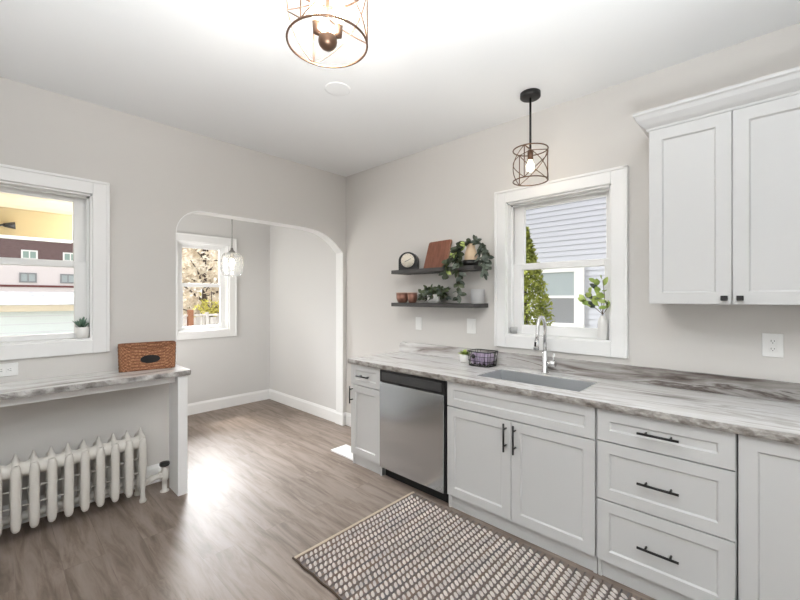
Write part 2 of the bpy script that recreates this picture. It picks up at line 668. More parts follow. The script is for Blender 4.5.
# thin white strip along the arch reveal
crv = [Vector((p[0], p[1])) for p in [(YL, 0.93)] + arch + [(YR, 0.0)]]
clean = []
for p in crv:
    if not clean or (p - clean[-1]).length > 1e-4:
        clean.append(p)
ins = []
for k, p in enumerate(clean):
    d = (clean[min(k + 1, len(clean) - 1)] - clean[max(k - 1, 0)]).normalized()
    ins.append(p + Vector((d.y, -d.x)) * 0.007)
mb = MB()
for k in range(len(clean) - 1):
    a, b, c, d = clean[k], clean[k + 1], ins[k + 1], ins[k]
    mb.prism([tuple(a), tuple(b), tuple(c), tuple(d)], 0, -0.121, 0.0015)
struct('trim_1', mb, M['trim'])

struct('wall_behind', MB().box((-0.2, -4.55, 0), (5.75, -4.4, H)), M['wall'])
struct('wall_side', MB().box((5.6, -4.4, 0), (5.75, 0.15, H)), M['wall'])

# alcove
mb = MB()
grid_wall(mb, mapA, -2.0, 0.15, 0, H, 0, 0.13, (-1.235, -0.615, 1.03, 2.14))
struct('wall_alcove_far', mb, M['alcove'])
struct('wall_alcove_right', MB().box((-1.69, -0.032, 0), (-0.12, 0.15, H)), M['alcove'])
mb = MB()
grid_wall(mb, lambda u, d, z: (u, -1.9 - d, z), -1.69, -0.12, 0, H, 0, 0.1, (-1.45, -0.45, 0.6, 2.3))
struct('wall_alcove_left', mb, M['alcove'])


def baseboard(name, a, b, n, h=0.14, th=0.016):
    """a,b floor points; n inward normal"""
    a = Vector((a[0], a[1], 0))
    b = Vector((b[0], b[1], 0))
    n = Vector((n[0], n[1], 0))
    mb = MB()
    prof = [(0, 0), (th, 0), (th, h - 0.025), (th * 0.55, h - 0.008), (th * 0.4, h), (0, h)]
    A = [mb.bm.verts.new(a + n * p[0] + Vector((0, 0, p[1]))) for p in prof]
    B = [mb.bm.verts.new(b + n * p[0] + Vector((0, 0, p[1]))) for p in prof]
    mb._f(A)
    mb._f(B[::-1])
    for i in range(len(prof)):
        j = (i + 1) % len(prof)
        mb._f([A[i], B[i], B[j], A[j]])
    struct(name, mb, M['trim'])


baseboard('baseboard_alcove_far', (-1.69, -1.9), (-1.69, -0.032), (1, 0))
baseboard('baseboard_alcove_right', (-1.674, -0.032), (-0.12, -0.032), (0, -1))
baseboard('baseboard_arch', (-0.12, -0.042), (0.0, -0.042), (0, -1))
baseboard('baseboard_corner', (0.0, -0.058), (0.0, 0.0), (1, 0))
baseboard('baseboard_right', (0.016, 0.0), (0.84, 0.0), (0, -1))
baseboard('baseboard_left', (0, -4.4), (0, -1.86), (1, 0))


def window(name, mapf, o, g, meet, wall, cas=0.095, cth=0.022):
    """o: opening (u0,u1,z0,z1); g: glass (u0,u1,z0,z1); meet: meeting rail (z0,z1)"""
    u0, u1, z0, z1 = o
    root = new_empty(name, mapf((u0 + u1) / 2, 0, z0), kind='structure')
    B = lambda m, a, b: m.bbox(mapf(*a), mapf(*b), 0.0035)
    c = MB()
    B(c, (u0 - cas, -cth, z0 - cas), (u0, 0, z1 + cas))
    B(c, (u1, -cth, z0 - cas), (u1 + cas, 0, z1 + cas))
    B(c, (u0, -cth, z1), (u1, 0, z1 + cas))
    B(c, (u0, -cth, z0 - cas), (u1, 0, z0))
    # a raised back band round the casing
    e = 0.016
    B(c, (u0 - cas - .002, -cth - .008, z0 - cas), (u0 - cas + e, 0, z1 + cas))
    B(c, (u1 + cas - e, -cth - .008, z0 - cas), (u1 + cas + .002, 0, z1 + cas))
    B(c, (u0 - cas, -cth - .008, z1 + cas - e), (u1 + cas, 0, z1 + cas + .002))
    build('casing', c, M['trim'], root)
    j = MB()
    t = 0.012
    for a, b in (((u0, -0.004, z0), (u0 + t, wall, z1)), ((u1 - t, -0.004, z0), (u1, wall, z1)),
                 ((u0, -0.004, z1 - t), (u1, wall, z1))):
        j.box(mapf(*a), mapf(*b))
    build('jamb', j, M['trim'], root)
    s = MB()
    s.box(mapf(u0, -0.006, z0), mapf(u1, wall + 0.02, z0 + t))
    build('sill', s, M['trim'], root)
    ii = 0.014
    # stops in front of the sashes
    st = MB()
    for a, b in (((u0 + t, 0.045, z0 + t), (u0 + t + ii, 0.06, z1 - t)), ((u1 - t - ii, 0.045, z0 + t), (u1 - t, 0.06, z1 - t)),
                 ((u0 + t, 0.045, z1 - t - ii), (u1 - t, 0.06, z1 - t))):
        st.box(mapf(*a), mapf(*b))
    build('stop', st, M['trim'], root)

    def sash(nm, zz0, zz1, gz0, gz1, da, db):
        m = MB()
        a0, a1 = u0 + t, u1 - t
        B(m, (a0, da, zz0), (g[0], db, zz1))
        B(m, (g[1], da, zz0), (a1, db, zz1))
        B(m, (g[0], da, zz0), (g[1], db, gz0))
        B(m, (g[0], da, gz1), (g[1], db, zz1))
        so = build(nm, m, M['trim'], root)
        dm = (da + db) / 2
        p = MB().box(mapf(g[0] - .004, dm - .002, gz0 - .004), mapf(g[1] + .004, dm + .002, gz1 + .004))
        build('glass_pane', p, M['pane'], so)
    sash('lower_sash', z0 + t, meet[1], g[2], meet[0], 0.062, 0.096)
    sash('upper_sash', meet[0], z1 - t, meet[1], g[3], 0.098, 0.132)
    return root


window('window_1', mapL, (-3.05, -2.29, 1.15, 2.18), (-2.96, -2.38, 1.2, 2.13), (1.66, 1.705), 0.13)
window('window_2', mapR, (2.003, 2.75, 1.155, 2.19), (2.10, 2.69, 1.235, 2.145), (1.665, 1.712), 0.15)
window('window_3', mapA, (-1.235, -0.615, 1.03, 2.14), (-1.15, -0.70, 1.09, 2.075), (1.585, 1.63), 0.13)


# ---------------------------------------------------------------- base cabinets
YF = -0.63


def bar_handle(root, c, axis, L=0.165):
    m = MB()
    x, y, z = c
    off = L / 2
    if axis == 'z':
        m.tube([(x, y, z - off), (x, y, z + off)], 0.006, 10)
        for s in (-0.3, 0.3):
            m.tube([(x, y, z + s * L * 1.0), (x, y + 0.036, z + s * L)], 0.005, 8)
    else:
        m.tube([(x - off, y, z), (x + off, y, z)], 0.006, 10)
        for s in (-0.3, 0.3):
            m.tube([(x + s * L, y, z), (x + s * L, y + 0.036, z)], 0.005, 8)
    return build('handle', m, M['black'], root, label='black bar handle')


def shaker(name, root, x0, x1, z0, z1, yf=YF, fw=0.058, th=0.02):
    m = MB()
    y0, y1 = yf, yf + th
    m.box((x0, y0, z0), (x0 + fw, y1, z1))
    m.box((x1 - fw, y0, z0), (x1, y1, z1))
    m.box((x0 + fw, y0, z0), (x1 - fw, y1, z0 + fw))
    m.box((x0 + fw, y0, z1 - fw), (x1 - fw, y1, z1))
    # recessed panel with a small sloped lip
    r = 0.009
    a, b, c, d = x0 + fw, x1 - fw, z0 + fw, z1 - fw
    k = 0.007
    o = [m.bm.verts.new((p[0], y0 + 0.001, p[1])) for p in ((a, c), (b, c), (b, d), (a, d))]
    i = [m.bm.verts.new((p[0], y0 + r, p[1])) for p in ((a + k, c + k), (b - k, c + k), (b - k, d - k), (a + k, d - k))]
    for q in range(4):
        m._f([o[q], o[(q + 1) % 4], i[(q + 1) % 4], i[q]])
    m._f(i)
    m.box((a, y0 + 0.012, c), (b, y1, d))
    return build(name, m, M['cab'], root)


def base_body(root, x0, x1, toe=True, zt=0.876):
    m = MB()
    yb, yf = -0.004, YF + 0.0215
    t = 0.018
    m.box((x0, yf, 0.0), (x0 + t, yb, zt))
    m.box((x1 - t, yf, 0.0), (x1, yb, zt))
    m.box((x0 + t, yf, 0.094), (x1 - t, yb, 0.112))
    m.box((x0 + t, yb - 0.012, 0.0), (x1 - t, yb, zt))
    # face frame
    m.box((x0 + t, yf, 0.112), (x0 + 0.04, yf + 0.02, zt))
    m.box((x1 - 0.04, yf, 0.112), (x1 - t, yf + 0.02, zt))
    m.box((x0 + 0.04, yf, zt - 0.04), (x1 - 0.04, yf + 0.02, zt))
    m.box((x0 + 0.04, yf, 0.112), (x1 - 0.04, yf + 0.02, 0.135))
    m.box((x0 + 0.04, yf, 0.68), (x1 - 0.04, yf + 0.02, 0.73))
    # side panels cut back at the toe is left to the toe board in front
    o = build('body', m, M['cab'], root)
    if toe:
        tk = MB().box((x0, -0.60, 0.0), (x1, -0.585 + 0.0, 0.092))
        build('toe_kick', tk, M['cab'], root)
    return o


G = 0.0035
# narrow cabinet at the left end
cab = new_empty('base_cabinet', (1.035, -0.3, 0), 'narrow white base cabinet with one drawer and one door left of the dishwasher', 'cabinet', 'white base cabinets along the sink wall')
base_body(cab, 0.853, 1.220)
dr = shaker('drawer', cab, 0.855, 1.218, 0.700, 0.872, fw=0.045)
bar_handle(dr, (1.037, YF - 0.035, 0.785), 'x', 0.15)
dd = shaker('door', cab, 0.855, 1.218, 0.097, 0.694)
bar_handle(dd, (0.878, YF - 0.035, 0.612), 'z', 0.15)

# sink base
cab = new_empty('base_cabinet', (2.36, -0.3, 0), 'white two-door sink cabinet below the faucet and window', 'cabinet', 'white base cabinets along the sink wall')
base_body(cab, 1.884, 2.838)
shaker('false_drawer', cab, 1.888, 2.834, 0.707, 0.872, fw=0.05)
d1 = shaker('door', cab, 1.888, 2.360, 0.097, 0.700)
bar_handle(d1, (2.330, YF - 0.035, 0.60), 'z', 0.17)
d2 = shaker('door', cab, 2.364, 2.834, 0.097, 0.700)
bar_handle(d2, (2.392, YF - 0.035, 0.60), 'z', 0.17)

# three drawer unit
cab = new_empty('base_cabinet', (3.115, -0.3, 0), 'white cabinet of three stacked drawers right of the sink doors', 'cabinet', 'white base cabinets along the sink wall')
base_body(cab, 2.842, 3.390)
for z0, z1, hz in ((0.714, 0.872, 0.797), (0.414, 0.707, 0.556), (0.097, 0.407, 0.25)):
    dr = shaker('drawer', cab, 2.846, 3.386, z0, z1, fw=0.055)
    bar_handle(dr, (3.113, YF - 0.035, hz), 'x', 0.165)

# right cabinet
cab = new_empty('base_cabinet', (3.62, -0.3, 0), 'white cabinet with one full-height door at the right edge', 'cabinet', 'white base cabinets along the sink wall')
base_body(cab, 3.394, 3.85)
shaker('door', cab, 3.398, 3.846, 0.097, 0.872)

# countertop with sink cut-out
SX0, SX1, SY0, SY1 = 2.040, 2.715, -0.505, -0.165
CT = 0.914
m = MB()
cx0, cx1 = 0.838, 3.87
yb, yf = -0.003, -0.640
m.box((cx0, yf, 0.877), (SX0, yb, CT))
m.box((SX1, yf, 0.877), (cx1, yb, CT))
m.box((SX0, yf, 0.877), (SX1, SY0, CT))
m.box((SX0, SY1, 0.877), (SX1, yb, CT))
# chiselled edge along the front
m.mi = 1


def chisel(m, pts_along, out, top, bot, amp, rng):
    rings = []
    for (p, n) in pts_along:
        j = [rng.uniform(-amp, amp) for _ in range(4)]
        prof = [(0.0, top), (out * 0.75 + j[0], top), (out + j[1], top - 0.25 * (top - bot)), (out + j[2], top - 0.65 * (top - bot)),
                (out * 0.8 + j[3], bot), (0.0, bot)]
        rings.append([m.bm.verts.new((p[0] + n[0] * q[0], p[1] + n[1] * q[0], q[1])) for q in prof])
    k = len(rings[0])
    for a, b in zip(rings, rings[1:]):
        for i in range(k - 1):
            f = m._f([a[i], b[i], b[i + 1], a[i + 1]], False)
            if f and i == 0:
                f.material_index = 0
    m._f(rings[0])
    m._f(rings[-1][::-1])


rng = random.Random(3)
n = 170
chisel(m, [((cx0 + (cx1 - cx0) * i / n, yf), (0, -1)) for i in range(n + 1)], 0.014, CT, 0.877, 0.0014, rng)
chisel(m, [((cx0, yf + (yb - yf) * i / 36), (-1, 0)) for i in range(37)], 0.012, CT, 0.877, 0.002, rng)
build('countertop', m, [M['stone'], M['edge']], None, 'long grey-veined granite countertop over the base cabinets', 'countertop', loc=(2.35, -0.32, 0.877))

# backsplash with a rounded, stepped left end
m = MB()
prof = [(0.862, CT + 0.0015), (3.87, CT + 0.0015), (3.87, 1.018)]
for i in range(24):
    x = 3.7 - i * 0.115
    if x < 1.05:
        break
    prof.append((x, 1.018 - (0.002 if i % 2 else 0)))
prof += [(1.02, 1.012), (0.97, 1.006), (0.93, 1.012), (0.90, 1.016), (0.875, 1.004), (0.862, 0.975), (0.866, 0.95)]
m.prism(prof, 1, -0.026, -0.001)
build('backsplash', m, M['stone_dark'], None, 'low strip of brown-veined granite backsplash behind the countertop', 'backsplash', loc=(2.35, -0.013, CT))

# sink
m = MB()
t = 0.004
z0 = 0.72
zt = 0.8765
zt = 0.9085
e, w = 0.0008, 0.004
m.box((SX0 + e, SY0 + e, z0 - t), (SX1 - e, SY1 - e, z0))
m.box((SX0 + e, SY0 + e, z0), (SX0 + w, SY1 - e, zt))
m.box((SX1 - w, SY0 + e, z0), (SX1 - e, SY1 - e, zt))
m.box((SX0 + w, SY0 + e, z0), (SX1 - w, SY0 + w, zt))
m.box((SX0 + w, SY1 - w, z0), (SX1 - w, SY1 - e, zt))
sk = new_empty('sink', (2.377, -0.335, 0.716), 'stainless undermount sink bowl set into the countertop', 'sink')
build('bowl', m, M['sinksteel'], sk)
build('drain', MB().lathe([(0.0, 0.001), (0.045, 0.001), (0.045, 0.004), (0.03, 0.004), (0.026, 0.002), (0, 0.002)], (2.377, -0.30, 0.72)), M['chrome'], sk)

# faucet
fx, fy = 2.345, -0.092
fa = new_empty('faucet', (fx, fy, CT), 'tall chrome gooseneck faucet behind the sink', 'faucet')
m = MB().lathe([(0, 0), (0.026, 0), (0.026, 0.006), (0.019, 0.010), (0.019, 0.15), (0.016, 0.155), (0.0, 0.155)], (fx, fy, CT), 20)
build('base', m, M['chrome'], fa)
pts = [(fx, fy, CT + 0.15), (fx, fy, 1.20)]
for i in range(1, 13):
    a = math.pi * i / 12
    pts.append((fx + 0.0, fy - 0.06 + 0.06 * math.cos(a), 1.235 + 0.075 * math.sin(a)))
pts += [(fx, fy - 0.125, 1.19), (fx, fy - 0.135, 1.15)]
build('spout', MB().tube(pts, 0.0125, 14), M['chrome'], fa)
build('spray_head', MB().tube([(fx, fy - 0.133, 1.16), (fx, fy - 0.139, 1.125), (fx, fy - 0.143, 1.09)], [0.014, 0.017, 0.018], 14), M['chrome'], fa)
build('spray_button', MB().bbox((fx - 0.006, fy - 0.162, 1.115), (fx + 0.006, fy - 0.15, 1.145), 0.002), M['black'], fa)
m = MB().tube([(fx + 0.015, fy, 0.985), (fx + 0.075, fy, 0.985)], [0.019, 0.022], 14)
m.tube([(fx + 0.06, fy, 0.99), (fx + 0.07, fy - 0.01, 1.06)], [0.009, 0.007], 8)
build('lever', m, M['chrome'], fa)

# dishwasher
dx0, dx1 = 1.226, 1.878
dw = new_empty('dishwasher', ((dx0 + dx1) / 2, -0.3, 0), 'stainless steel dishwasher with black control panel under the countertop', 'dishwasher')
build('tub', MB().box((dx0 + 0.005, -0.60, 0.10), (dx1 - 0.005, -0.02, 0.872)), M['dark'], dw)
build('door', MB().bbox((dx0 + 0.003, -0.645, 0.092), (dx1 - 0.012, -0.602, 0.772), 0.004), M['steel'], dw)
m = MB()
m.bbox((dx0 + 0.002, -0.640, 0.776), (dx1 - 0.004, -0.602, 0.870), 0.003)
m.mi = 1
m.bbox((dx0 + 0.03, -0.646, 0.792), (dx1 - 0.03, -0.638, 0.853), 0.003)
m.mi = 2
m.bbox((dx0 + 0.22, -0.6475, 0.776), (dx1 - 0.22, -0.641, 0.792), 0.002)
m.mi = 3
m.box((dx0 + 0.36, -0.6466, 0.818), (dx0 + 0.47, -0.646, 0.8195))
for k in range(5):
    m.box((dx0 + 0.40 + k * 0.035, -0.6466, 0.828), (dx0 + 0.412 + k * 0.035, -0.646, 0.832))
build('control_panel', m, [M['blackplastic'], M['darkplastic'], M['dark'], M['slot']], dw, label='black control panel with pocket handle')
build('side_seal', MB().box((dx1 - 0.011, -0.635, 0.092), (dx1 - 0.001, -0.602, 0.872)), M['blackplastic'], dw, label='black rubber side seal')
build('toe_kick', MB().box((dx0 + 0.003, -0.575, 0.0), (dx1 - 0.003, -0.55, 0.095)), M['dark'], dw, label='black recessed toe kick')

# white board on the floor at the cabinet's left end
build('floor_board', MB().bbox((0.50, -0.583, 0.0), (0.849, -0.40, 0.014), 0.002), M['trim'], None,
      'small flat white board lying on the floor left of the narrow cabinet', 'board', loc=(0.67, -0.49, 0))

# ---------------------------------------------------------------- upper cabinet
ux0, uxm, ux1 = 3.020, 3.363, 3.712
uz0, uz1 = 1.412, 2.385
up = new_empty('wall_cabinet', (3.366, -0.17, uz0), 'white two-door wall cabinet with crown moulding right of the sink window', 'cabinet')
build('body', MB().box((ux0, -0.319, uz0), (ux1, -0.002, uz1)), M['cab'], up)
a = shaker('door', up, ux0 + 0.002, uxm - 0.002, uz0 + 0.003, 2.345, yf=-0.341)
build('knob', MB().bbox((uxm - 0.042, -0.362, 1.432), (uxm - 0.016, -0.342, 1.456), 0.002), M['black'], a, label='small square black knob')
a = shaker('door', up, uxm + 0.002, ux1 - 0.002, uz0 + 0.003, 2.345, yf=-0.341)
build('knob', MB().bbox((uxm + 0.016, -0.362, 1.432), (uxm + 0.042, -0.342, 1.456), 0.002), M['black'], a, label='small square black knob')
m = MB()
prof = [(0.0, 2.345), (0.004, 2.345), (0.012, 2.352), (0.014, 2.362), (0.03, 2.378), (0.05, 2.405), (0.058, 2.425), (0.066, 2.432), (0.066, 2.446), (0.0, 2.446)]
r0, r1, r2 = [], [], []
for o, z in prof:
    r0.append(m.bm.verts.new((ux0 - o, -0.002, z)))
    r1.append(m.bm.verts.new((ux0 - o, -0.322 - o, z)))
    r2.append(m.bm.verts.new((ux1, -0.322 - o, z)))
for A, B in ((r0, r1), (r1, r2)):
    for i in range(len(prof)):
        j = (i + 1) % len(prof)
        m._f([A[i], A[j], B[j], B[i]])
m._f(r0)
m._f(r2[::-1])
build('crown_moulding', m, M['cab'], up)

# ---------------------------------------------------------------- floating shelves and what stands on them
for z0, lab in ((1.667, 'upper dark wooden floating shelf holding the desk clock'), (1.366, 'lower dark wooden floating shelf holding the copper cups')):
    build('floating_shelf', MB().bbox((0.942, -0.22, z0), (1.84, -0.001, z0 + 0.034), 0.002), M['shelf'], None, lab, 'shelf',
          'dark floating shelves beside the sink window', loc=(1.39, -0.11, z0))
ZU, ZL = 1.7012, 1.4002

# desk clock
cl = new_empty('desk_clock', (1.075, -0.12, ZU), 'small black arched desk clock with a round cream dial', 'clock')
m = MB()
pr_ = [(0.985, ZU), (1.165, ZU), (1.165, ZU + 0.085)]
for i in range(0, 17):
    a = math.pi * i / 16
    pr_.append((1.075 + 0.09 * math.cos(a), ZU + 0.085 + 0.082 * math.sin(a)))
pr_.append((0.985, ZU + 0.085))
# remove doubled points
q = []
for p in pr_:
    if not q or (abs(p[0] - q[-1][0]) + abs(p[1] - q[-1][1])) > 1e-5:
        q.append(p)
m.prism(q, 1, -0.155, -0.09)
build('case', m, M['blackplastic'], cl)
m = MB().lathe([(0, 0), (0.064, 0), (0.064, 0.003), (0, 0.003)], (1.075, -0.1585, ZU + 0.088), 36, 'y')
m.mi = 1
for k in range(12):
    a = k * math.pi / 6
    d = Vector((math.sin(a), 0, math.cos(a)))
    m.tube([(1.075 + d.x * 0.05, -0.1587, ZU + 0.088 + d.z * 0.05), (1.075 + d.x * 0.057, -0.1587, ZU + 0.088 + d.z * 0.057)], 0.0013, 5)
dial = build('dial', m, [M['dial'], M['black']], cl, label='round cream dial')
m = MB()
cz = ZU + 0.088
for h, L, w in ((R(62), 0.036, 0.0035), (R(250), 0.03, 0.004)):
    d = Vector((math.sin(h), 0, math.cos(h)))
    m.tube([(1.075 - d.x * 0.008, -0.160, cz - d.z * 0.008), (1.075 + d.x * L, -0.160, cz + d.z * L)], w / 2, 6)
build('hands', m, M['black'], dial)
cl.rotation_euler = (0, 0, R(24))

# wooden board leaning on the wall
m = MB()
bz = 0.255
th = 0.022
lean = 0.055
pts = [(1.228, 0), (1.515, 0), (1.535, bz - 0.012), (1.525, bz), (1.262, bz - 0.01), (1.252, bz - 0.02)]
pts = [(1.222, 0), (1.475, 0), (1.492, bz - 0.008), (1.484, bz), (1.262, bz - 0.006), (1.250, bz - 0.016)]
F = [m.bm.verts.new((p[0], -0.092 + lean * p[1] / bz, ZU + p[1])) for p in pts]
Bk = [m.bm.verts.new((p[0], -0.092 + lean * p[1] / bz + th, ZU + p[1] + 0.0)) for p in pts]
m._f(F)
m._f(Bk[::-1])
m.mi = 1
for i in range(len(pts)):
    j = (i + 1) % len(pts)
    m._f([F[i], F[j], Bk[j], Bk[i]])
build('cutting_board', m, [M['board'], M['boardedge']], None, 'reddish-brown wooden board leaning on the wall above the upper shelf', 'board', loc=(1.37, -0.08, ZU))

# cream vase on a dark tray-like base
vs = new_empty('vase', (1.752, -0.125, ZU), 'cream bottle-shaped vase in a dark bowl on the upper shelf', 'vase')
build('bowl', MB().lathe([(0, 0), (0.06, 0), (0.074, 0.014), (0.076, 0.045), (0.068, 0.045), (0.062, 0.014), (0, 0.014)], (1.752, -0.125, ZU)), M['black'], vs, label='low dark bowl under the vase')
build('body', MB().lathe([(0, 0.0145), (0.044, 0.0145), (0.05, 0.03), (0.052, 0.085), (0.044, 0.12), (0.034, 0.145), (0.032, 0.165), (0.036, 0.178), (0.0, 0.174)], (1.752, -0.125, ZU)), M['cream'], vs)


def strand(mbs, mst, pts, n, L, W, rng, spread=1.0):
    """leaves in pairs along a polyline"""
    P = [Vector(p) for p in pts]
    mst.tube(P, 0.0022, 5)
    seg = [(P[i + 1] - P[i]).length for i in range(len(P) - 1)]
    T = sum(seg)
    for k in range(n):
        s = T * (k + 0.5) / n
        i = 0
        while i < len(seg) - 1 and s > seg[i]:
            s -= seg[i]
            i += 1
        p = P[i] + (P[i + 1] - P[i]) * min(1, s / seg[i])
        d = (P[i + 1] - P[i]).normalized()
        for _ in range(2):
            v = Vector((rng.uniform(-1, 1), rng.uniform(-1, 0.35), rng.uniform(-0.6, 0.7))) * spread + d * 0.6
            up = Vector((rng.uniform(-.5, .5), -1, rng.uniform(0, 1)))
            rng.choice(mbs).leaf(p, v, up, L * rng.uniform(.75, 1.2), W * rng.uniform(.8, 1.15))


rng = random.Random(11)
gl = new_empty('eucalyptus_garland', (1.74, -0.13, ZU), 'dark green leafy garland draped around the cream vase and trailing down', 'plant')
ma, mb2, mc, ms = MB(), MB(), MB(), MB()
strand([ma, ma, ma, ma, mc], ms, [(1.74, -0.17, 1.87), (1.68, -0.20, 1.84), (1.63, -0.22, 1.77), (1.595, -0.245, 1.69), (1.585, -0.245, 1.63)], 18, 0.062, 0.040, rng)
strand([ma], ms, [(1.77, -0.10, 1.90), (1.72, -0.15, 1.89), (1.69, -0.19, 1.84), (1.68, -0.215, 1.77), (1.70, -0.235, 1.71)], 18, 0.062, 0.044, rng)
strand([ma, mb2], ms, [(1.68, -0.22, 1.76), (1.71, -0.245, 1.68), (1.72, -0.245, 1.58), (1.71, -0.245, 1.50), (1.71, -0.245, 1.43)], 12, 0.065, 0.040, rng)
strand([ma, mb2], ms, [(1.75, -0.09, 1.90), (1.81, -0.11, 1.89), (1.87, -0.14, 1.84), (1.92, -0.16, 1.77), (1.935, -0.17, 1.69)], 20, 0.065, 0.034, rng)
strand([mb2], ms, [(1.84, -0.14, 1.84), (1.90, -0.20, 1.78), (1.93, -0.225, 1.70), (1.94, -0.225, 1.63)], 13, 0.075, 0.028, rng)
# keep the leaves out of the wall
for q in (ma, mb2, mc, ms):
    for v in q.bm.verts:
        if v.co.y > -0.006:
            v.co.y = -0.006
        if 1.660 < v.co.z < ZU + 0.002 and v.co.x < 1.845 and v.co.y > -0.2235:
            if v.co.z > 1.69:
                v.co.z = ZU + 0.003
            else:
                v.co.y = -0.2235
build('stem', ms, M['stem'], gl)
build('leaves', ma, M['leaf'], gl, label='dark green leaves')
build('leaves', mb2, M['leafblue'], gl, label='blue-green leaves')
build('leaves', mc, M['leaflime'], gl, label='bright green leaves')

# copper cups
for i, (x, r, lab) in enumerate(((0.992, 0.058, 'larger copper cup at the left end of the lower shelf'), (1.118, 0.046, 'smaller copper cup second from the left on the lower shelf'))):
    c = new_empty('copper_cup', (x, -0.12, ZL), lab, 'cup', 'copper cups on the lower shelf')
    build('body', MB().lathe([(0, 0), (r * .62, 0), (r * .8, .008), (r * .98, .04), (r, .092), (r * .94, .092), (r * .9, .04), (r * .6, .012), (0, .012)], (x, -0.12, ZL)), M['copper'], c)
    build('rim', MB().lathe([(r * .93, .088), (r * 1.01, .088), (r * 1.01, .096), (r * .93, .096)], (x, -0.12, ZL)), M['copperlight'], c, label='pale rim')

# leafy planter on the lower shelf
pl = new_empty('potted_plant', (1.37, -0.12, ZL), 'low white pot of bushy green leaves in the middle of the lower shelf', 'plant')
build('pot', MB().lathe([(0, 0), (0.046, 0), (0.058, 0.02), (0.062, 0.075), (0.055, 0.075), (0.05, 0.02), (0, 0.02)], (1.37, -0.12, ZL)), M['white'], pl)
build('soil', MB().lathe([(0, 0.062), (0.054, 0.062), (0.054, 0.066), (0, 0.068)], (1.37, -0.12, ZL)), M['soil'], pl)
ma, mb2, ms = MB(), MB(), MB()
rng = random.Random(5)
for k in range(22):
    a = 2 * math.pi * k / 22 + rng.uniform(-.2, .2)
    ex = 1.37 + math.cos(a) * rng.uniform(.09, .21)
    ey = max(-0.215, min(-0.03, -0.12 + math.sin(a) * rng.uniform(.04, .10)))
    ez = ZL + rng.uniform(0.03, 0.13)
    strand([ma, ma, mb2], ms, [(1.37, -0.12, ZL + 0.068), (1.37 + (ex - 1.37) * .5, -0.12 + (ey + 0.12) * .5, ZL + 0.10 + rng.uniform(0, .03)), (ex, ey, ez)], 5, 0.05, 0.030, rng)
for q in (ma, mb2, ms):
    for v in q.bm.verts:
        v.co.y = min(v.co.y, -0.006)
        if v.co.z < ZL + 0.004 and v.co.y > -0.222:
            v.co.z = ZL + 0.004
build('stem', ms, M['stem'], pl)
build('leaves', ma, M['leafmid'], pl)
build('leaves', mb2, M['leafblue'], pl, label='blue-green leaves')

# candle jar
cj = new_empty('candle_jar', (1.80, -0.10, ZL), 'clear glass candle jar at the right end of the lower shelf', 'candle')
build('jar', MB().lathe([(0, 0), (0.052, 0), (0.055, 0.006), (0.055, 0.115), (0.051, 0.115), (0.05, 0.008), (0, 0.008)], (1.80, -0.10, ZL)), M['candleglass'], cj)
build('wax', MB().lathe([(0, 0.009), (0.0485, 0.009), (0.0485, 0.065), (0, 0.067)], (1.80, -0.10, ZL)), M['white'], cj)


# ---------------------------------------------------------------- plates on the walls
def plate(name, mapf, u, z, w, h, kind, label, group, horizontal=False):
    r = new_empty(name, mapf(u, 0, z), label, 'outlet' if kind == 'outlet' else 'switch', group)
    m = MB().bbox(mapf(u - w / 2, -0.0065, z - h / 2), mapf(u + w / 2, -0.0005, z + h / 2), 0.002)
    build('cover_plate', m, M['whitematte'], r)
    if kind == 'outlet':
        for s in (-1, 1):
            du, dz = (s * 0.02, 0) if horizontal else (0, s * 0.02)
            a = 0.0145
            m = MB().bbox(mapf(u + du - a, -0.0085, z + dz - a), mapf(u + du + a, -0.006, z + dz + a), 0.001)
            so = build('socket', m, M['whitematte'], r)
            m = MB()
            for (p, q, hw, hh) in ((-0.006, 0.003, 0.001, 0.0045), (0.006, 0.003, 0.001, 0.0035), (0, -0.0075, 0.002, 0.002)):
                if horizontal:
                    p, q, hw, hh = q, p, hh, hw
                m.box(mapf(u + du + p - hw, -0.0088, z + dz + q - hh), mapf(u + du + p + hw, -0.0084, z + dz + q + hh))
            build('slot', m, M['slot'], so, label='dark slots')
    else:
        m = MB().bbox(mapf(u - 0.016, -0.010, z - 0.033), mapf(u + 0.016, -0.006, z + 0.033), 0.0015)
        build('rocker', m, M['whitematte'], r)


plate('power_outlet', mapR, 3.508, 1.199, 0.080, 0.122, 'outlet', 'white vertical outlet plate under the wall cabinet', 'wall plates')
plate('light_switch', mapR, 1.095, 1.203, 0.074, 0.118, 'switch', 'white switch plate below the left end of the lower shelf', 'wall plates')
plate('light_switch', mapR, 1.678, 1.207, 0.086, 0.125, 'switch', 'white switch plate below the right end of the lower shelf', 'wall plates')
plate('power_outlet', mapL, -2.722, 0.992, 0.116, 0.080, 'outlet', 'white horizontal outlet plate under the left window', 'wall plates', True)

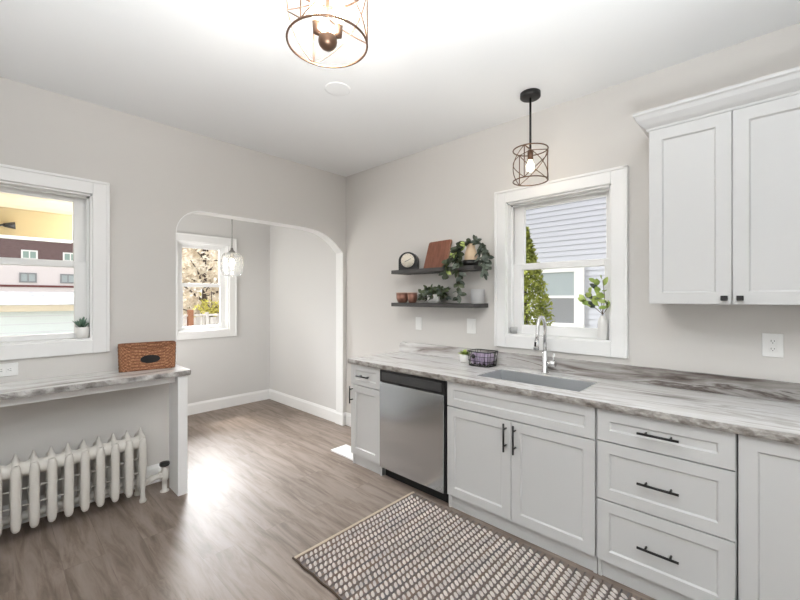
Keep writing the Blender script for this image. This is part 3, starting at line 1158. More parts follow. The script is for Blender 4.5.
# ---------------------------------------------------------------- things on the window sills
zs = 1.1672
bv = new_empty('bud_vase', (2.690, 0.022, zs), 'slim white vase of lime green leaves on the sink window sill', 'vase')
build('body', MB().lathe([(0, 0), (0.027, 0), (0.031, 0.006), (0.031, 0.115), (0.024, 0.140), (0.015, 0.150), (0.015, 0.160), (0.012, 0.160), (0.012, 0.12), (0, 0.12)], (2.690, 0.022, zs)), M['white'], bv)
ms, ma, mb2 = MB(), MB(), MB()
rng = random.Random(21)
base = Vector((2.690, 0.022, zs + 0.122))
for tip, nl in (((2.655, 0.0, 1.545), 7), ((2.575, -0.03, 1.44), 6), ((2.705, -0.03, 1.56), 4), ((2.735, -0.04, 1.42), 5), ((2.63, -0.05, 1.47), 6)):
    tip = Vector(tip)
    mid = base * 0.5 + tip * 0.5 + Vector((0.012, 0, 0.02))
    pts = [base, base + Vector((0, 0, 0.045)), mid, tip]
    ms.tube(pts, 0.0022, 5)
    for k in range(nl):
        t = 0.35 + 0.65 * (k + 1) / nl
        p = mid * (1 - (t - .5) * 2) + tip * ((t - .5) * 2) if t > .5 else base * (1 - t * 2) + mid * (t * 2)
        v = (tip - base).normalized() * .5 + Vector((rng.uniform(-1, .6), rng.uniform(-1, .1), rng.uniform(-.5, .5)))
        up = Vector((rng.uniform(-.4, .4), -1, rng.uniform(.2, 1)))
        (mb2 if rng.random() < .2 else ma).leaf(p, v, up, rng.uniform(.045, .07), rng.uniform(.028, .042))
for q in (ma, mb2, ms):
    for v in q.bm.verts:
        v.co.y = min(v.co.y, 0.043)
        if v.co.x > 2.737 and v.co.y > -0.03:
            v.co.x = 2.737
build('stem', ms, M['stem'], bv)
build('leaves', ma, M['leaflime'], bv, label='lime green leaves')
build('leaves', mb2, M['leafblue'], bv, label='blue-green leaves')

tl = new_empty('tealight_glass', (2.05, 0.022, zs), 'small frosted tealight glass at the left end of the sink window sill', 'candle')
build('glass', MB().lathe([(0, 0), (0.024, 0), (0.028, 0.05), (0.025, 0.05), (0.022, 0.006), (0, 0.006)], (2.05, 0.022, zs)), M['candleglass'], tl)
build('wax', MB().lathe([(0, 0.007), (0.0205, 0.007), (0.0215, 0.025), (0, 0.026)], (2.05, 0.022, zs)), M['white'], tl)

zs1 = 1.1622
su = new_empty('potted_succulent', (-0.022, -2.342, zs1), 'small grey-green succulent in a white pot on the left window sill', 'plant')
c = (-0.022, -2.342, zs1)
build('pot', MB().lathe([(0, 0), (0.030, 0), (0.036, 0.006), (0.039, 0.078), (0.034, 0.078), (0.032, 0.012), (0, 0.012)], c), M['white'], su)
build('soil', MB().lathe([(0, 0.066), (0.0335, 0.066), (0.0335, 0.07), (0, 0.071)], c), M['soil'], su)
m = MB()
rng = random.Random(2)
for k in range(26):
    a = rng.uniform(0, 2 * math.pi)
    el = rng.uniform(0.5, 1.5)
    d = Vector((math.cos(a) * math.cos(el), math.sin(a) * math.cos(el), math.sin(el)))
    p = Vector(c) + Vector((0, 0, 0.070)) + Vector((d.x, d.y, 0)) * 0.012
    L = rng.uniform(0.06, 0.085)
    e = p + d * L
    e.x = max(-0.055, e.x)
    m.tube([p, p * .5 + e * .5 + Vector((0, 0, 0.006)), e], [0.004, 0.006, 0.0006], 5)
build('leaves', m, M['succ'], su)

# ---------------------------------------------------------------- counter things: wire basket and little plant
bx, by = 1.862, -0.128
wb = new_empty('wire_basket', (bx, by, CT), 'black wire basket of lilac cloths on the counter left of the sink', 'basket')
m = MB()
hx, hy, hz = 0.103, 0.082, 0.112


def rr(z, k=1.0, n=32):
    out = []
    for i in range(n):
        a = 2 * math.pi * i / n
        cx, sy = math.cos(a), math.sin(a)
        e = 0.45
        out.append((bx + k * hx * math.copysign(abs(cx) ** e, cx), by + k * hy * math.copysign(abs(sy) ** e, sy), z))
    return out


for z, k, rad in ((CT + 0.004, .9, .004), (CT + 0.04, .97, .002), (CT + 0.076, 1.0, .002), (CT + hz, 1.03, .004)):
    m.tube(rr(z, k), rad, 6, closed=True)
P0, P1 = rr(CT + 0.004, .9), rr(CT + hz, 1.03)
for i in range(0, 32, 2):
    m.tube([P0[i], P1[i]], 0.002, 5)
for i in range(0, 16, 2):
    m.tube([P0[i], P0[-i] if i else P0[16]], 0.002, 5)
build('wire_frame', m, M['black'], wb)
m = MB()
for i, dx in enumerate((-0.062, -0.021, 0.020, 0.061)):
    m.ell((bx + dx, by - 0.042, CT + 0.053), 0.019, 0.014, 0.044, 10, 6)
    m.ell((bx + dx, by + 0.042, CT + 0.053), 0.019, 0.014, 0.044, 10, 6)
    m.ell((bx + dx, by, CT + 0.057 + 0.003 * (i % 2)), 0.0195, 0.06, 0.046, 10, 6)
build('cloth', m, M['purple'], wb, label='rolled lilac cloths')
m = MB().lathe([(0, 0), (0.018, 0), (0.018, 0.004), (0, 0.004)], (bx - 0.03, by - hy - 0.008, CT + 0.078), 20, 'y')
build('tag', m, M['black'], wb, label='small black tag')

pp = new_empty('potted_plant', (1.672, -0.095, CT), 'tiny green plant in a white pot left of the wire basket', 'plant')
c = (1.672, -0.095, CT)
build('pot', MB().lathe([(0, 0), (0.034, 0), (0.039, 0.006), (0.042, 0.068), (0.037, 0.068), (0.035, 0.012), (0, 0.012)], c), M['white'], pp)
build('soil', MB().lathe([(0, 0.058), (0.0365, 0.058), (0.0365, 0.061), (0, 0.062)], c), M['soil'], pp)
m = MB()
rng = random.Random(9)
for k in range(46):
    a = rng.uniform(0, 2 * math.pi)
    el = rng.uniform(0.3, 1.5)
    d = Vector((math.cos(a) * math.cos(el), math.sin(a) * math.cos(el), math.sin(el)))
    p = Vector(c) + Vector((d.x * .016, d.y * .016, 0.061))
    m.leaf(p, d, (0, 0, 1), rng.uniform(.035, .055), 0.02)
for v in m.bm.verts:
    v.co.y = min(v.co.y, -0.030)
build('leaves', m, M['leaflime'], pp)

# ---------------------------------------------------------------- stone ledge by the left window, basket, radiator
lg = new_empty('stone_ledge', (0.2, -2.6, 0), 'narrow granite ledge on white supports under the left window', 'ledge')
m = MB()
ly0, ly1 = -3.9, -1.772
lx = 0.375
m.box((0.002, ly0, 0.876), (lx, ly1, 0.912))
m.mi = 1
rng = random.Random(17)
n = 110
chisel(m, [((lx, ly0 + (ly1 - ly0) * i / n), (1, 0)) for i in range(n + 1)], 0.014, 0.912, 0.876, 0.0025, rng)
chisel(m, [((0.002 + (lx - 0.002) * i / 22, ly1), (0, 1)) for i in range(23)], 0.008, 0.912, 0.876, 0.002, rng)
build('top', m, [M['stone_y'], M['edge_pale']], lg, label='grey-veined granite top with chiselled edge')
build('apron', MB().bbox((0.29, ly0, 0.822), (0.31, -1.852, 0.874), 0.002), M['trim'], lg)
build('side_panel', MB().bbox((0.17, -1.850, 0.0), (0.372, -1.786, 0.874), 0.002), M['trim'], lg, label='white upright end panel')

# radiator
rd = new_empty('radiator', (0.2, -2.45, 0), 'old white cast-iron column radiator on the floor under the granite ledge', 'radiator')
NS = 12
ry = -2.046
for k in range(NS):
    y = ry - 0.0797 * k
    m = MB()
    xf, xr = 0.272, 0.132
    last = k in (0, NS - 1)
    for x in (xf, 0.202, xr):
        if last and x != 0.202:
            m.tube([(x, y, 0.0), (x, y, 0.012), (x, y, 0.03), (x, y, 0.07), (x, y, 0.14), (x, y, 0.24), (x, y, 0.40), (x, y, 0.435), (x, y, 0.452)],
                   [0.020, 0.023, 0.016, 0.013, 0.019, 0.0235, 0.0245, 0.021, 0.012], 14)
        else:
            m.tube([(x, y, 0.062), (x, y, 0.068), (x, y, 0.085), (x, y, 0.12), (x, y, 0.40), (x, y, 0.435), (x, y, 0.452)],
                   [0.006, 0.015, 0.022, 0.0245, 0.0245, 0.021, 0.012], 14)
    m.tube([(xf - 0.004, y, 0.44), (0.248, y, 0.449), (0.224, y, 0.457), (0.211, y, 0.474), (0.202, y, 0.506), (0.193, y, 0.474), (0.180, y, 0.457), (0.156, y, 0.449), (xr + 0.004, y, 0.44)],
           [0.020, 0.021, 0.019, 0.014, 0.005, 0.014, 0.019, 0.021, 0.020], 12)
    m.tube([(xf, y, 0.115), (xr, y, 0.115)], 0.02, 10)
    # scalloped hubs joining neighbours
    if k < NS - 1:
        for z, ra, rb in ((0.418, 0.052, 0.043), (0.112, 0.034, 0.026)):
            hxx = 0.226 if z > .3 else 0.165
            m.tube([(hxx, y, z), (hxx, y - 0.02, z - .002), (hxx, y - 0.04, z - 0.004), (hxx, y - 0.06, z - .002), (hxx, y - 0.0797, z)],
                   [ra, rb + .003, rb, rb + .003, ra], 14)
    build('section', m, M['radiator'], rd)
m = MB()
for z in (0.30, 0.20):
    m.tube([(0.24, ry, z), (0.24, ry - 0.0797 * (NS - 1), z)], 0.005, 8)
build('tie_rod', m, M['radiator'], rd)
m = MB()
m.tube([(0.21, ry + 0.02, 0.112), (0.21, ry + 0.036, 0.112)], 0.026, 6, smooth=False)
m.tube([(0.21, ry + 0.03, 0.112), (0.21, -1.905, 0.128)], 0.02, 12)
m.tube([(0.21, -1.985, 0.118), (0.21, -1.962, 0.121)], 0.025, 6, smooth=False)
m.tube([(0.21, -1.93, 0.125), (0.21, -1.908, 0.127)], 0.026, 6, smooth=False)
build('pipe', m, M['radiator'], rd)
m = MB().lathe([(0, 0), (0.03, 0), (0.03, 0.006), (0.017, 0.01), (0.017, 0.08), (0.026, 0.09), (0.03, 0.11), (0.03, 0.145), (0.02, 0.16), (0.014, 0.19), (0, 0.19)], (0.21, -1.892, 0.0), 18)
vb = build('valve', m, M['radiator'], rd)
build('valve_knob', MB().lathe([(0, 0.19), (0.03, 0.19), (0.035, 0.2), (0.033, 0.215), (0, 0.217)], (0.21, -1.892, 0), 18), M['black'], vb, label='black round valve knob')

# wicker basket
wkc = Vector((0.092, -1.985, 0.9125))
wk = new_empty('wicker_basket', wkc, 'brown wicker basket with a black oval tag on the granite ledge', 'basket')
wk.rotation_euler = (0, 0, 0)
m = MB()
W2, D2, HH = 0.180, 0.062, 0.190


def ring_pts(n=72, grow=1.0):
    out = []
    for i in range(n):
        a = 2 * math.pi * i / n
        c_, s_ = math.cos(a), math.sin(a)
        e = 0.28
        out.append((wkc.x + grow * D2 * math.copysign(abs(c_) ** e, c_), wkc.y + grow * W2 * math.copysign(abs(s_) ** e, s_)))
    return out


def dip(x, y):
    u = (y - wkc.y) / W2
    if x > wkc.x + 0.02:
        return 0.038 * max(0, 1 - (abs(u) / 0.86) ** 2)
    return 0.0


nn = 72
rows = 15
rings = []
ro = random.Random(4)
for side, grow in ((0, 1.0), (1, 0.90)):
    for k in range(rows + 1):
        t = k / rows
        if side:
            t = 1 - t
        g = grow * (0.97 + 0.03 * t)
        rr_ = []
        for i, (x, y) in enumerate(ring_pts(nn, g)):
            bulge = 0.0024 * (1 if (i // 2 + k) % 2 else -1)
            hx_ = HH - dip(x, y)
            z = wkc.z + 0.0008 + t * hx_
            f = 1 + bulge / 0.06
            rr_.append(m.bm.verts.new((wkc.x + (x - wkc.x) * f, wkc.y + (y - wkc.y) * (1 + bulge / 0.18), z)))
        rings.append(rr_)
for a, b in zip(rings, rings[1:]):
    for i in range(nn):
        m.mi = (i // 2 + rings.index(a)) % 2
        m._f([a[i], a[(i + 1) % nn], b[(i + 1) % nn], b[i]], True)
m.mi = 0
m._f(rings[0][::-1])
m._f(rings[-1])
build('body', m, [M['wicker'], M['wicker_dark']], wk)
m = MB()
rim = [(x, y, wkc.z + HH - dip(x, y)) for x, y in ring_pts(nn, 0.97)]
m.tube(rim, 0.0065, 7, closed=True)
build('rim', m, M['wicker_dark'], wk)
m = MB()
E = []
for w in (0, 1):
    E.append([m.bm.verts.new((wkc.x + D2 + 0.0025 + 0.003 * w, wkc.y + 0.012 + 0.062 * math.cos(2 * math.pi * i / 28), wkc.z + 0.082 + 0.030 * math.sin(2 * math.pi * i / 28))) for i in range(28)])
m._f(E[0][::-1])
m._f(E[1])
for i in range(28):
    j = (i + 1) % 28
    m._f([E[0][i], E[0][j], E[1][j], E[1][i]])
build('tag', m, M['blackplastic'], wk, label='black oval tag')
wk.rotation_euler = (0, 0, R(-9))
wk.location.x = 0.108
wk.location.y += 0.008

# ---------------------------------------------------------------- rug
rg = new_empty('rug', (2.4, -1.14, 0), 'cream and brown looped woven rug on the floor before the sink cabinets', 'rug')
rx0, rx1, ry0, ry1 = 1.585, 3.50, -1.635, -0.650
m = MB()
m.box((rx0, ry0, 0.001), (rx1, ry1, 0.007))
build('backing', m, M['rugbase'], rg)
m = MB()
rng = random.Random(31)
rowp, loopp = 0.0425, 0.0305
nr = int((rx1 - rx0 - 0.03) / rowp)
nl = int((ry1 - ry0 - 0.02) / loopp)
for i in range(nr):
    x = rx0 + 0.04 + i * rowp
    for j in range(nl):
        y = ry0 + 0.022 + j * loopp + (0.5 * loopp if i % 2 else 0) * 0.5
        rot = Matrix.Rotation(R(-33 + rng.uniform(-8, 8)), 3, 'Z')
        m.ell((x + rng.uniform(-.002, .002), y + rng.uniform(-.002, .002), 0.009), 0.0200, 0.0092, 0.0085, 8, 4, rot)
build('loops', m, M['rugloop'], rg, label='cream yarn loops')
m = MB()
for i in range(nr + 1):
    x = rx0 + 0.04 + (i - 0.5) * rowp
    pts = [(x + rng.uniform(-.0015, .0015), ry0 + 0.006 + (ry1 - ry0 - 0.012) * j / 40, 0.0085 + 0.002 * (j % 2)) for j in range(41)]
    m.tube(pts, 0.0042, 6)
build('cords', m, M['rugcord'], rg, label='brown and grey cords between the loop rows')
m = MB().bbox((rx0 - 0.004, ry0, 0.0005), (rx0 + 0.012, ry1 + 0.012, 0.0135), 0.003)
build('edge_band', m, M['rugedge'], rg, label='tan edge band')
m = MB()
n = 60
m.tube([(rx0 - 0.01 + (rx1 - rx0 + 0.01) * i / n, ry0 - 0.004 + 0.003 * math.sin(i * 1.3), 0.006) for i in range(n + 1)], 0.0055, 7)
build('edge_cord', m, M['rugdark'], rg, label='dark bound front edge')


# ---------------------------------------------------------------- lamps
def cage(root, c, rad, zb, zt, wire, posts=4, phase=0.0):
    m = MB()
    ring = lambda z: [(c[0] + rad * math.cos(2 * math.pi * i / 56), c[1] + rad * math.sin(2 * math.pi * i / 56), z) for i in range(56)]
    m.tube(ring(zb), wire * 1.25, 8, closed=True)
    m.tube(ring(zt), wire * 1.25, 8, closed=True)
    for k in range(posts):
        a = phase + 2 * math.pi * k / posts
        m.tube([(c[0] + rad * math.cos(a), c[1] + rad * math.sin(a), zb), (c[0] + rad * math.cos(a), c[1] + rad * math.sin(a), zt)], wire, 7)
        for s in (0, 1):
            pts = []
            for i in range(15):
                t = i / 14
                b = a + (2 * math.pi / posts) * t
                z = zb + (zt - zb) * (t if s == 0 else 1 - t)
                pts.append((c[0] + rad * math.cos(b), c[1] + rad * math.sin(b), z))
            m.tube(pts, wire * 0.85, 6)
    return build('cage', m, M['bronze'], root)


def bulb(root, p, r, flip=1):
    m = MB().lathe([(0, 0), (r * .42, 0), (r * .5, r * .5), (r * .95, r * 1.3), (r, r * 1.9), (r * .8, r * 2.6), (r * .4, r * 2.95), (0, r * 3.05)] if flip > 0 else
                   [(0, 0), (r * .42, 0), (r * .5, -r * .5), (r * .95, -r * 1.3), (r, -r * 1.9), (r * .8, -r * 2.6), (r * .4, -r * 2.95), (0, -r * 3.05)], p, 18)
    return build('bulb', m, M['bulb'], root, label='glowing bulb')


def point(root, p, power, radius=0.03):
    l = bpy.data.lights.new('bulb_light', 'POINT')
    l.energy = power
    l.color = (1.0, 0.93, 0.85)
    l.shadow_soft_size = radius
    o = bpy.data.objects.new('bulb_light', l)
    COL.objects.link(o)
    o.parent = root
    o.location = Vector(p) - ORG[root.name]


# big ceiling lamp
lc = (2.262, -1.905)
cl = new_empty('ceiling_light', (lc[0], lc[1], H), 'large bronze wire-cage ceiling lamp with glowing bulbs near the top edge', 'lamp')
build('canopy', MB().lathe([(0, 0), (0.075, 0), (0.07, -0.02), (0.02, -0.028), (0, -0.028)], (lc[0], lc[1], H)), M['bronze'], cl)
build('stem', MB().tube([(lc[0], lc[1], H - 0.02), (lc[0], lc[1], 2.43)], 0.006, 10), M['bronze'], cl)
cage(cl, lc, 0.150, 2.415, 2.665, 0.0034, 3, R(46))
m = MB()
for k in range(3):
    a = R(46) + math.pi * 2 / 3 * k
    m.tube([(lc[0], lc[1], 2.70), (lc[0] + 0.15 * math.cos(a), lc[1] + 0.15 * math.sin(a), 2.665)], 0.003, 6)
build('spider', m, M['bronze'], cl)
m = MB()
m.ell((lc[0], lc[1], 2.425), 0.036, 0.036, 0.034, 20, 12)
build('finial', m, M['bronze'], cl)
for k in range(2):
    a = R(133.26 + 90) + math.pi * k + R(15)
    px, py = lc[0] + 0.043 * math.cos(a), lc[1] + 0.043 * math.sin(a)
    build('socket', MB().tube([(lc[0], lc[1], 2.44), (px, py, 2.455), (px, py, 2.49)], [0.010, 0.014, 0.015], 12), M['bronze'], cl)
    bulb(cl, (px, py, 2.49), 0.026)
point(cl, (lc[0], lc[1], 2.46), 38)

# sink pendant
pc = (2.326, -0.285)
pn = new_empty('pendant_light', (pc[0], pc[1], H), 'bronze wire-cage pendant on a black rod above the sink', 'lamp')
build('canopy', MB().lathe([(0, 0), (0.066, 0), (0.066, -0.028), (0.06, -0.034), (0, -0.034)], (pc[0], pc[1], H)), M['black'], pn, label='round black ceiling canopy')
build('rod', MB().tube([(pc[0], pc[1], H - 0.03), (pc[0], pc[1], 2.42)], 0.0075, 10), M['black'], pn, label='black rod')
cage(pn, pc, 0.112, 2.235, 2.445, 0.0034, 3, R(35))
m = MB()
for k in range(3):
    a = R(35) + math.pi * 2 / 3 * k
    m.tube([(pc[0], pc[1], 2.445), (pc[0] + 0.112 * math.cos(a), pc[1] + 0.112 * math.sin(a), 2.445)], 0.003, 6)
build('spider', m, M['bronze'], pn)
build('socket', MB().tube([(pc[0], pc[1], 2.44), (pc[0], pc[1], 2.375)], [0.020, 0.018], 14), M['bronze'], pn)
bulb(pn, (pc[0], pc[1], 2.376), 0.026, -1)
point(pn, (pc[0], pc[1], 2.33), 4)

# alcove glass pendant
ac = (-0.9, -0.913)
an = new_empty('pendant_light', (ac[0], ac[1], H), 'ribbed clear glass pendant lamp hanging in the alcove', 'lamp')
build('canopy', MB().lathe([(0, 0), (0.06, 0), (0.06, -0.02), (0.02, -0.03), (0, -0.03)], (ac[0], ac[1], H)), M['nickel'], an)
build('rod', MB().tube([(ac[0], ac[1], H - 0.02), (ac[0], ac[1], 1.99)], 0.006, 8), M['nickel'], an)
build('socket', MB().lathe([(0, 2.01), (0.012, 2.01), (0.016, 1.985), (0.036, 1.965), (0.036, 1.945), (0.02, 1.945), (0.02, 1.89), (0, 1.89)], (ac[0], ac[1], 0), 20), M['nickel'], an)
prof = []
outline = [(0.04, 1.958), (0.085, 1.945), (0.112, 1.915), (0.122, 1.86), (0.122, 1.80), (0.116, 1.745), (0.098, 1.705), (0.075, 1.69)]
for (r0, z0), (r1, z1) in zip(outline, outline[1:]):
    for i in range(4):
        t = i / 4
        prof.append((r0 + (r1 - r0) * t + (0.002 if i % 2 else -0.001), z0 + (z1 - z0) * t))
prof.append(outline[-1])
inner = [(max(r - 0.004, 0.01), z) for r, z in prof[::-1]]
build('glass_shade', MB().lathe(prof + inner, (ac[0], ac[1], 0), 40), M['clearglass'], an)
bulb(an, (ac[0], ac[1], 1.89), 0.028, -1)
point(an, (ac[0], ac[1], 1.84), 3)

# blank ceiling cover
build('ceiling_cover', MB().lathe([(0, 0), (0.085, 0), (0.084, -0.003), (0.076, -0.004), (0, -0.004)], (1.42, -1.21, H), 40), M['ceiling'], None,
      'flat round white cover plate on the ceiling beside the cage lamp', 'cover', loc=(1.42, -1.21, H))

# ---------------------------------------------------------------- outdoors
GZ = -1.1
struct('ground', MB().box((-90, -80, GZ - 0.2), (40, 50, GZ)), M['ground'])

# porch roof outside the left window
po = new_empty('porch_roof', (-2.6, -3.4, GZ), 'cream porch soffit and tan beam outside the left window', 'porch roof')
m = MB()
for k in range(7):
    x0 = -3.2 + k * 0.42
    m.bbox((x0 + 0.004, -6.5, 2.52), (x0 + 0.416, -2.05, 2.56), 0.003)
build('soffit', m, M['soffit'], po)
build('beam', MB().box((-3.2, -6.5, 2.19), (-3.08, -2.05, 2.52)), M['beam'], po, label='tan beam')
build('trim_strip', MB().box((-3.21, -6.5, 2.165), (-3.06, -2.05, 2.19)), M['extwhite'], po, label='white strip under the beam')
for y in (-2.15, -6.4):
    build('post', MB().box((-3.2, y - 0.06, GZ), (-3.08, y + 0.06, 2.165)), M['extwhite'], po) if y < -3 else None
fl = new_empty('floodlight', (-3.03, -2.7, 2.28), 'small dark floodlight on the tan porch beam', 'lamp')
build('arm', MB().tube([(-3.085, -2.80, 2.26), (-3.03, -2.76, 2.28), (-3.01, -2.68, 2.30)], 0.012, 8), M['black'], fl)
build('head', MB().tube([(-3.01, -2.68, 2.30), (-3.01, -2.58, 2.305)], [0.02, 0.045], 12), M['black'], fl)

# garage beyond
ga = new_empty('garage', (-10, -4, GZ), 'low pale garage with grey roof and tan fascia seen through the left window', 'garage')
gx = -8.5
m = MB().box((gx - 4, -11, GZ), (gx, 0.0, 1.14))
m.mi = 1
for k in range(12):
    z = GZ + 0.15 + k * 0.18
    m.box((gx, -11, z), (gx + 0.012, 0.0, z + 0.012))
build('walls', m, [M['garage'], M['siding']], ga)
build('fascia', MB().box((gx - 4.3, -11.2, 1.145), (gx + 0.25, 0.1, 1.29)), M['tan'], ga, label='tan fascia')
build('roof', MB().prism([(gx + 0.27, 1.29), (gx - 4.32, 1.29), (gx - 2.0, 1.605)], 1, -11.2, 0.1), M['roof'], ga, label='grey shingle roof')

# apartment block far behind
X = -51.5
ab = new_empty('apartment_building', (X, -6, GZ), 'mauve brick building with pale lower storey far beyond the garage', 'building')
ys = lambda y: -2.79 + 2 * (y + 2.79)
zz = lambda z: 1.445 + 2 * (z - 1.445)
build('upper_wall', MB().box((X - 12, -50, zz(3.30)), (X, 9, zz(4.46))), M['brick'], ab, label='mauve brick upper storey')
build('lower_wall', MB().box((X - 12, -50, GZ), (X, 9, zz(3.30))), M['pinkwhite'], ab, label='pale lower storey')
build('trim_band', MB().box((X - 0.1, -50, zz(2.0)), (X + 0.1, 9, zz(2.10))), M['redline'], ab, label='maroon trim band')
build('roof', MB().box((X - 12.2, -50.2, zz(4.46)), (X + 0.2, 9.2, zz(4.53))), M['extwhite'], ab)


def ext_window(root, x, y, z, w, h, m1, m2):
    m = MB()
    t = 0.14
    m.box((x, y - w / 2, z - h / 2), (x + 0.1, y + w / 2, z - h / 2 + t))
    m.box((x, y - w / 2, z + h / 2 - t), (x + 0.1, y + w / 2, z + h / 2))
    m.box((x, y - w / 2, z - h / 2 + t), (x + 0.1, y - w / 2 + t, z + h / 2 - t))
    m.box((x, y + w / 2 - t, z - h / 2 + t), (x + 0.1, y + w / 2, z + h / 2 - t))
    m.box((x, y - 0.05, z - h / 2 + t), (x + 0.1, y + 0.05, z + h / 2 - t))
    f = build('window', m, m1, root)
    build('pane', MB().box((x, y - w / 2 + t, z - h / 2 + t), (x + 0.05, y + w / 2 - t, z + h / 2 - t)), m2, f)


for k in range(4):
    ext_window(ab, X, ys(0.22 - k * 1.61), zz(3.66), 1.25, 0.95, M['extwhite'], M['teal'])
    ext_window(ab, X, ys(0.12 - k * 1.56), zz(2.48), 1.30, 1.0, M['screen'], M['blind'])

# neighbour house beyond the sink window
nh = new_empty('neighbour_house', (2.0, 6, GZ), 'neighbouring house with pale lap siding seen through the sink window', 'house')
NY = 3.9
m = MB()
pitch = 0.088
z = GZ
while z < 5.6:
    a = [(-6.0, NY - 0.016, z), (8.0, NY - 0.016, z), (8.0, NY - 0.002, z + pitch), (-6.0, NY - 0.002, z + pitch)]
    vs_ = [m.bm.verts.new(p) for p in a]
    m._f(vs_)
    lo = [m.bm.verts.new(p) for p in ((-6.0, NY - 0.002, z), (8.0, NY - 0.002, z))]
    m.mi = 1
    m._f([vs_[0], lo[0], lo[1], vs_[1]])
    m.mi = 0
    z += pitch
m.box((-6.0, NY, GZ), (8.0, NY + 4, 5.6))
build('siding', m, [M['siding'], M['sidingshade']], nh)
build('roof', MB().prism([(NY - 0.5, 5.6), (NY + 4.5, 5.6), (NY + 2, 7.4)], 0, -6.4, 8.4), M['roof'], nh)
nw = MB()
wx0, wx1, wz0, wz1 = 0.46, 1.343, 0.93, 1.98
yo, yi = NY - 0.055, NY + 0.0
nw.box((wx0, yo, wz0 + 0.09), (wx0 + 0.15, yi, wz1 - 0.10))
nw.box((wx1 - 0.155, yo, wz0 + 0.09), (wx1, yi, wz1 - 0.10))
nw.box((wx0, yo, wz1 - 0.10), (wx1, yi, wz1))
nw.box((wx0, yo - 0.02, wz0), (wx1, yi, wz0 + 0.09))
nw.box((wx0 + 0.15, NY - 0.035, 1.44), (wx1 - 0.155, yi, 1.485))
nf = build('window', nw, M['extwhite'], nh, label='white framed window')
build('pane', MB().box((wx0 + 0.15, NY - 0.028, 1.485), (wx1 - 0.155, NY - 0.02, wz1 - 0.1)), M['blind'], nf, label='upper pane with a pale blind')
build('pane', MB().box((wx0 + 0.15, NY - 0.030, wz0 + 0.09), (wx1 - 0.155, NY - 0.022, 1.44)), M['screen'], nf, label='lower screened pane')


def foliage(mb, rng, n, fn, L, W):
    for _ in range(n):
        p = fn(rng)
        d = Vector((rng.uniform(-1, 1), rng.uniform(-1, 1), rng.uniform(-.6, 1)))
        mb.leaf(p, d, (rng.uniform(-1, 1), rng.uniform(-1, 1), 1), L * rng.uniform(.7, 1.3), W * rng.uniform(.7, 1.3), 0.2, 0.1)


# columnar conifer
cx, cy, ctop, cr = 1.02, 2.4, 2.43, 0.385
arb = new_empty('conifer', (cx, cy, GZ), 'tall narrow green conifer outside the sink window', 'tree')
build('trunk', MB().tube([(cx, cy, GZ), (cx, cy, GZ + 1.5), (cx, cy, ctop - 0.3)], [0.07, 0.05, 0.01], 8), M['bark'], arb)


def cone(rng):
    t = rng.random() ** 1.3
    r = cr * min(1.0, (1 - t) * 3.2) ** 0.9 * math.sqrt(rng.uniform(.25, 1)) * (0.85 + 0.15 * (1 - t))
    a = rng.uniform(0, 2 * math.pi)
    return (cx + r * math.cos(a), cy + r * math.sin(a), GZ + 0.1 + t * (ctop - GZ - 0.12))


mb = MB()
foliage(mb, random.Random(41), 15000, cone, 0.062, 0.026)
build('foliage', mb, M['conifer'], arb)

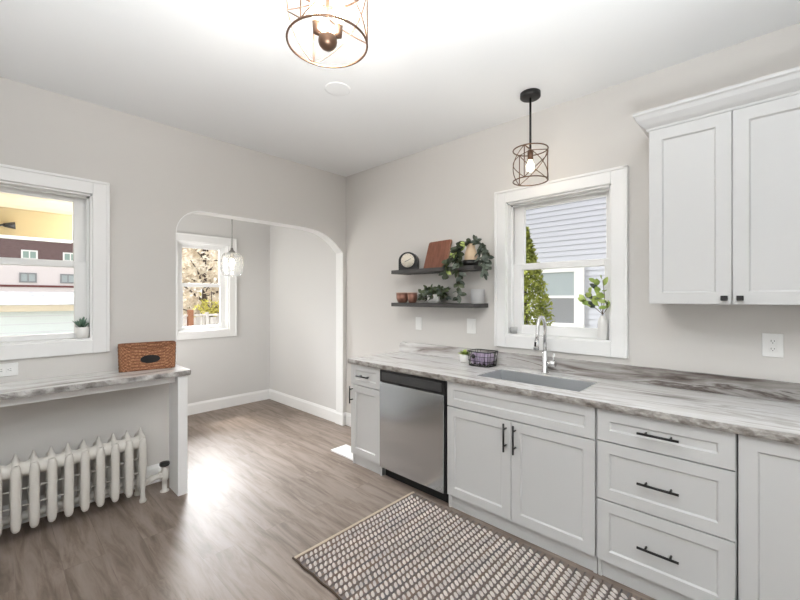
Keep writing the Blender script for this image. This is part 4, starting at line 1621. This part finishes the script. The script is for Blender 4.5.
# fence behind the alcove
fe = new_empty('wooden_fence', (-5.5, 0.8, GZ), 'weathered board fence with a rust-brown post outside the alcove window', 'fence')
for k in range(34):
    y = -1.6 + k * 0.145
    build('board', MB().box((-5.53, y, GZ + 0.03), (-5.51, y + 0.135, 1.02 + 0.012 * (k % 3))), M['fence'], fe)
build('rail', MB().box((-5.51, -1.6, 1.045), (-5.45, 3.4, 1.09)), M['fence'], fe)
build('rail', MB().box((-5.51, -1.6, -0.6), (-5.45, 3.4, -0.52)), M['fence'], fe)
build('post', MB().box((-5.50, 0.10, GZ), (-5.40, 0.20, 1.19)), M['post'], fe, label='rust-brown post')
build('post', MB().box((-5.50, 0.46, GZ), (-5.43, 0.52, 1.13)), M['fence'], fe)
build('post', MB().box((-5.50, 2.4, GZ), (-5.40, 2.5, 1.15)), M['fence'], fe)

# trees beyond the fence


def tree(loc, h, rad, nleaf, L, seed, mleaf, label, lowest=0.25, nbr=16, cat='tree'):
    rng = random.Random(seed)
    t = new_empty('bare_tree' if cat == 'tree' else 'shrub', (loc[0], loc[1], GZ), label, cat, 'trees and shrubs beyond the fence')
    x, y = loc
    mt = MB().tube([(x, y, GZ), (x + .05, y, GZ + h * .3), (x - .05, y + .05, GZ + h * .6), (x, y, GZ + h)], [0.025 * h, 0.018 * h, 0.01 * h, 0.003 * h], 8)
    tips = []
    for k in range(nbr):
        z0 = GZ + h * rng.uniform(lowest, .85)
        a = rng.uniform(0, 2 * math.pi)
        r = rad * rng.uniform(.5, 1)
        e = Vector((x + r * math.cos(a), y + r * math.sin(a), min(z0 + r * rng.uniform(.0, .7), GZ + h)))
        s0 = Vector((x, y, z0))
        mid = s0 * .5 + e * .5 + Vector((0, 0, r * .12))
        mt.tube([s0, mid, e], [0.007 * h, 0.004 * h, 0.002 * h], 6)
        tips += [(s0, mid, e)]
    build('trunk', mt, M['bark'], t, label='brown trunk and branches')

    def fn(rng):
        s0, mid, e = rng.choice(tips)
        q = rng.uniform(.25, 1)
        p = s0 * (1 - q) ** 2 + mid * 2 * q * (1 - q) + e * q * q
        return p + Vector((rng.gauss(0, 1), rng.gauss(0, 1), rng.gauss(0, 1))) * (rad * .17)
    mb = MB()
    foliage(mb, rng, nleaf, fn, L, L * .45)
    build('foliage', mb, mleaf, t)


tree((-7.9, 1.3), 5.4, 1.2, 5500, 0.13, 51, M['drytree'], 'beige-leaved tree behind the fence at the left of the alcove window', .22, 24)
tree((-10.6, 2.4), 6.0, 1.4, 6000, 0.16, 52, M['drytree'], 'taller beige-leaved tree behind the fence at the right of the alcove window', .22, 24)
tree((-6.15, 0.85), 2.7, 0.42, 700, 0.09, 53, M['yellowleaf'], 'small yellow-green shrub just above the fence', .6, 12, 'shrub')
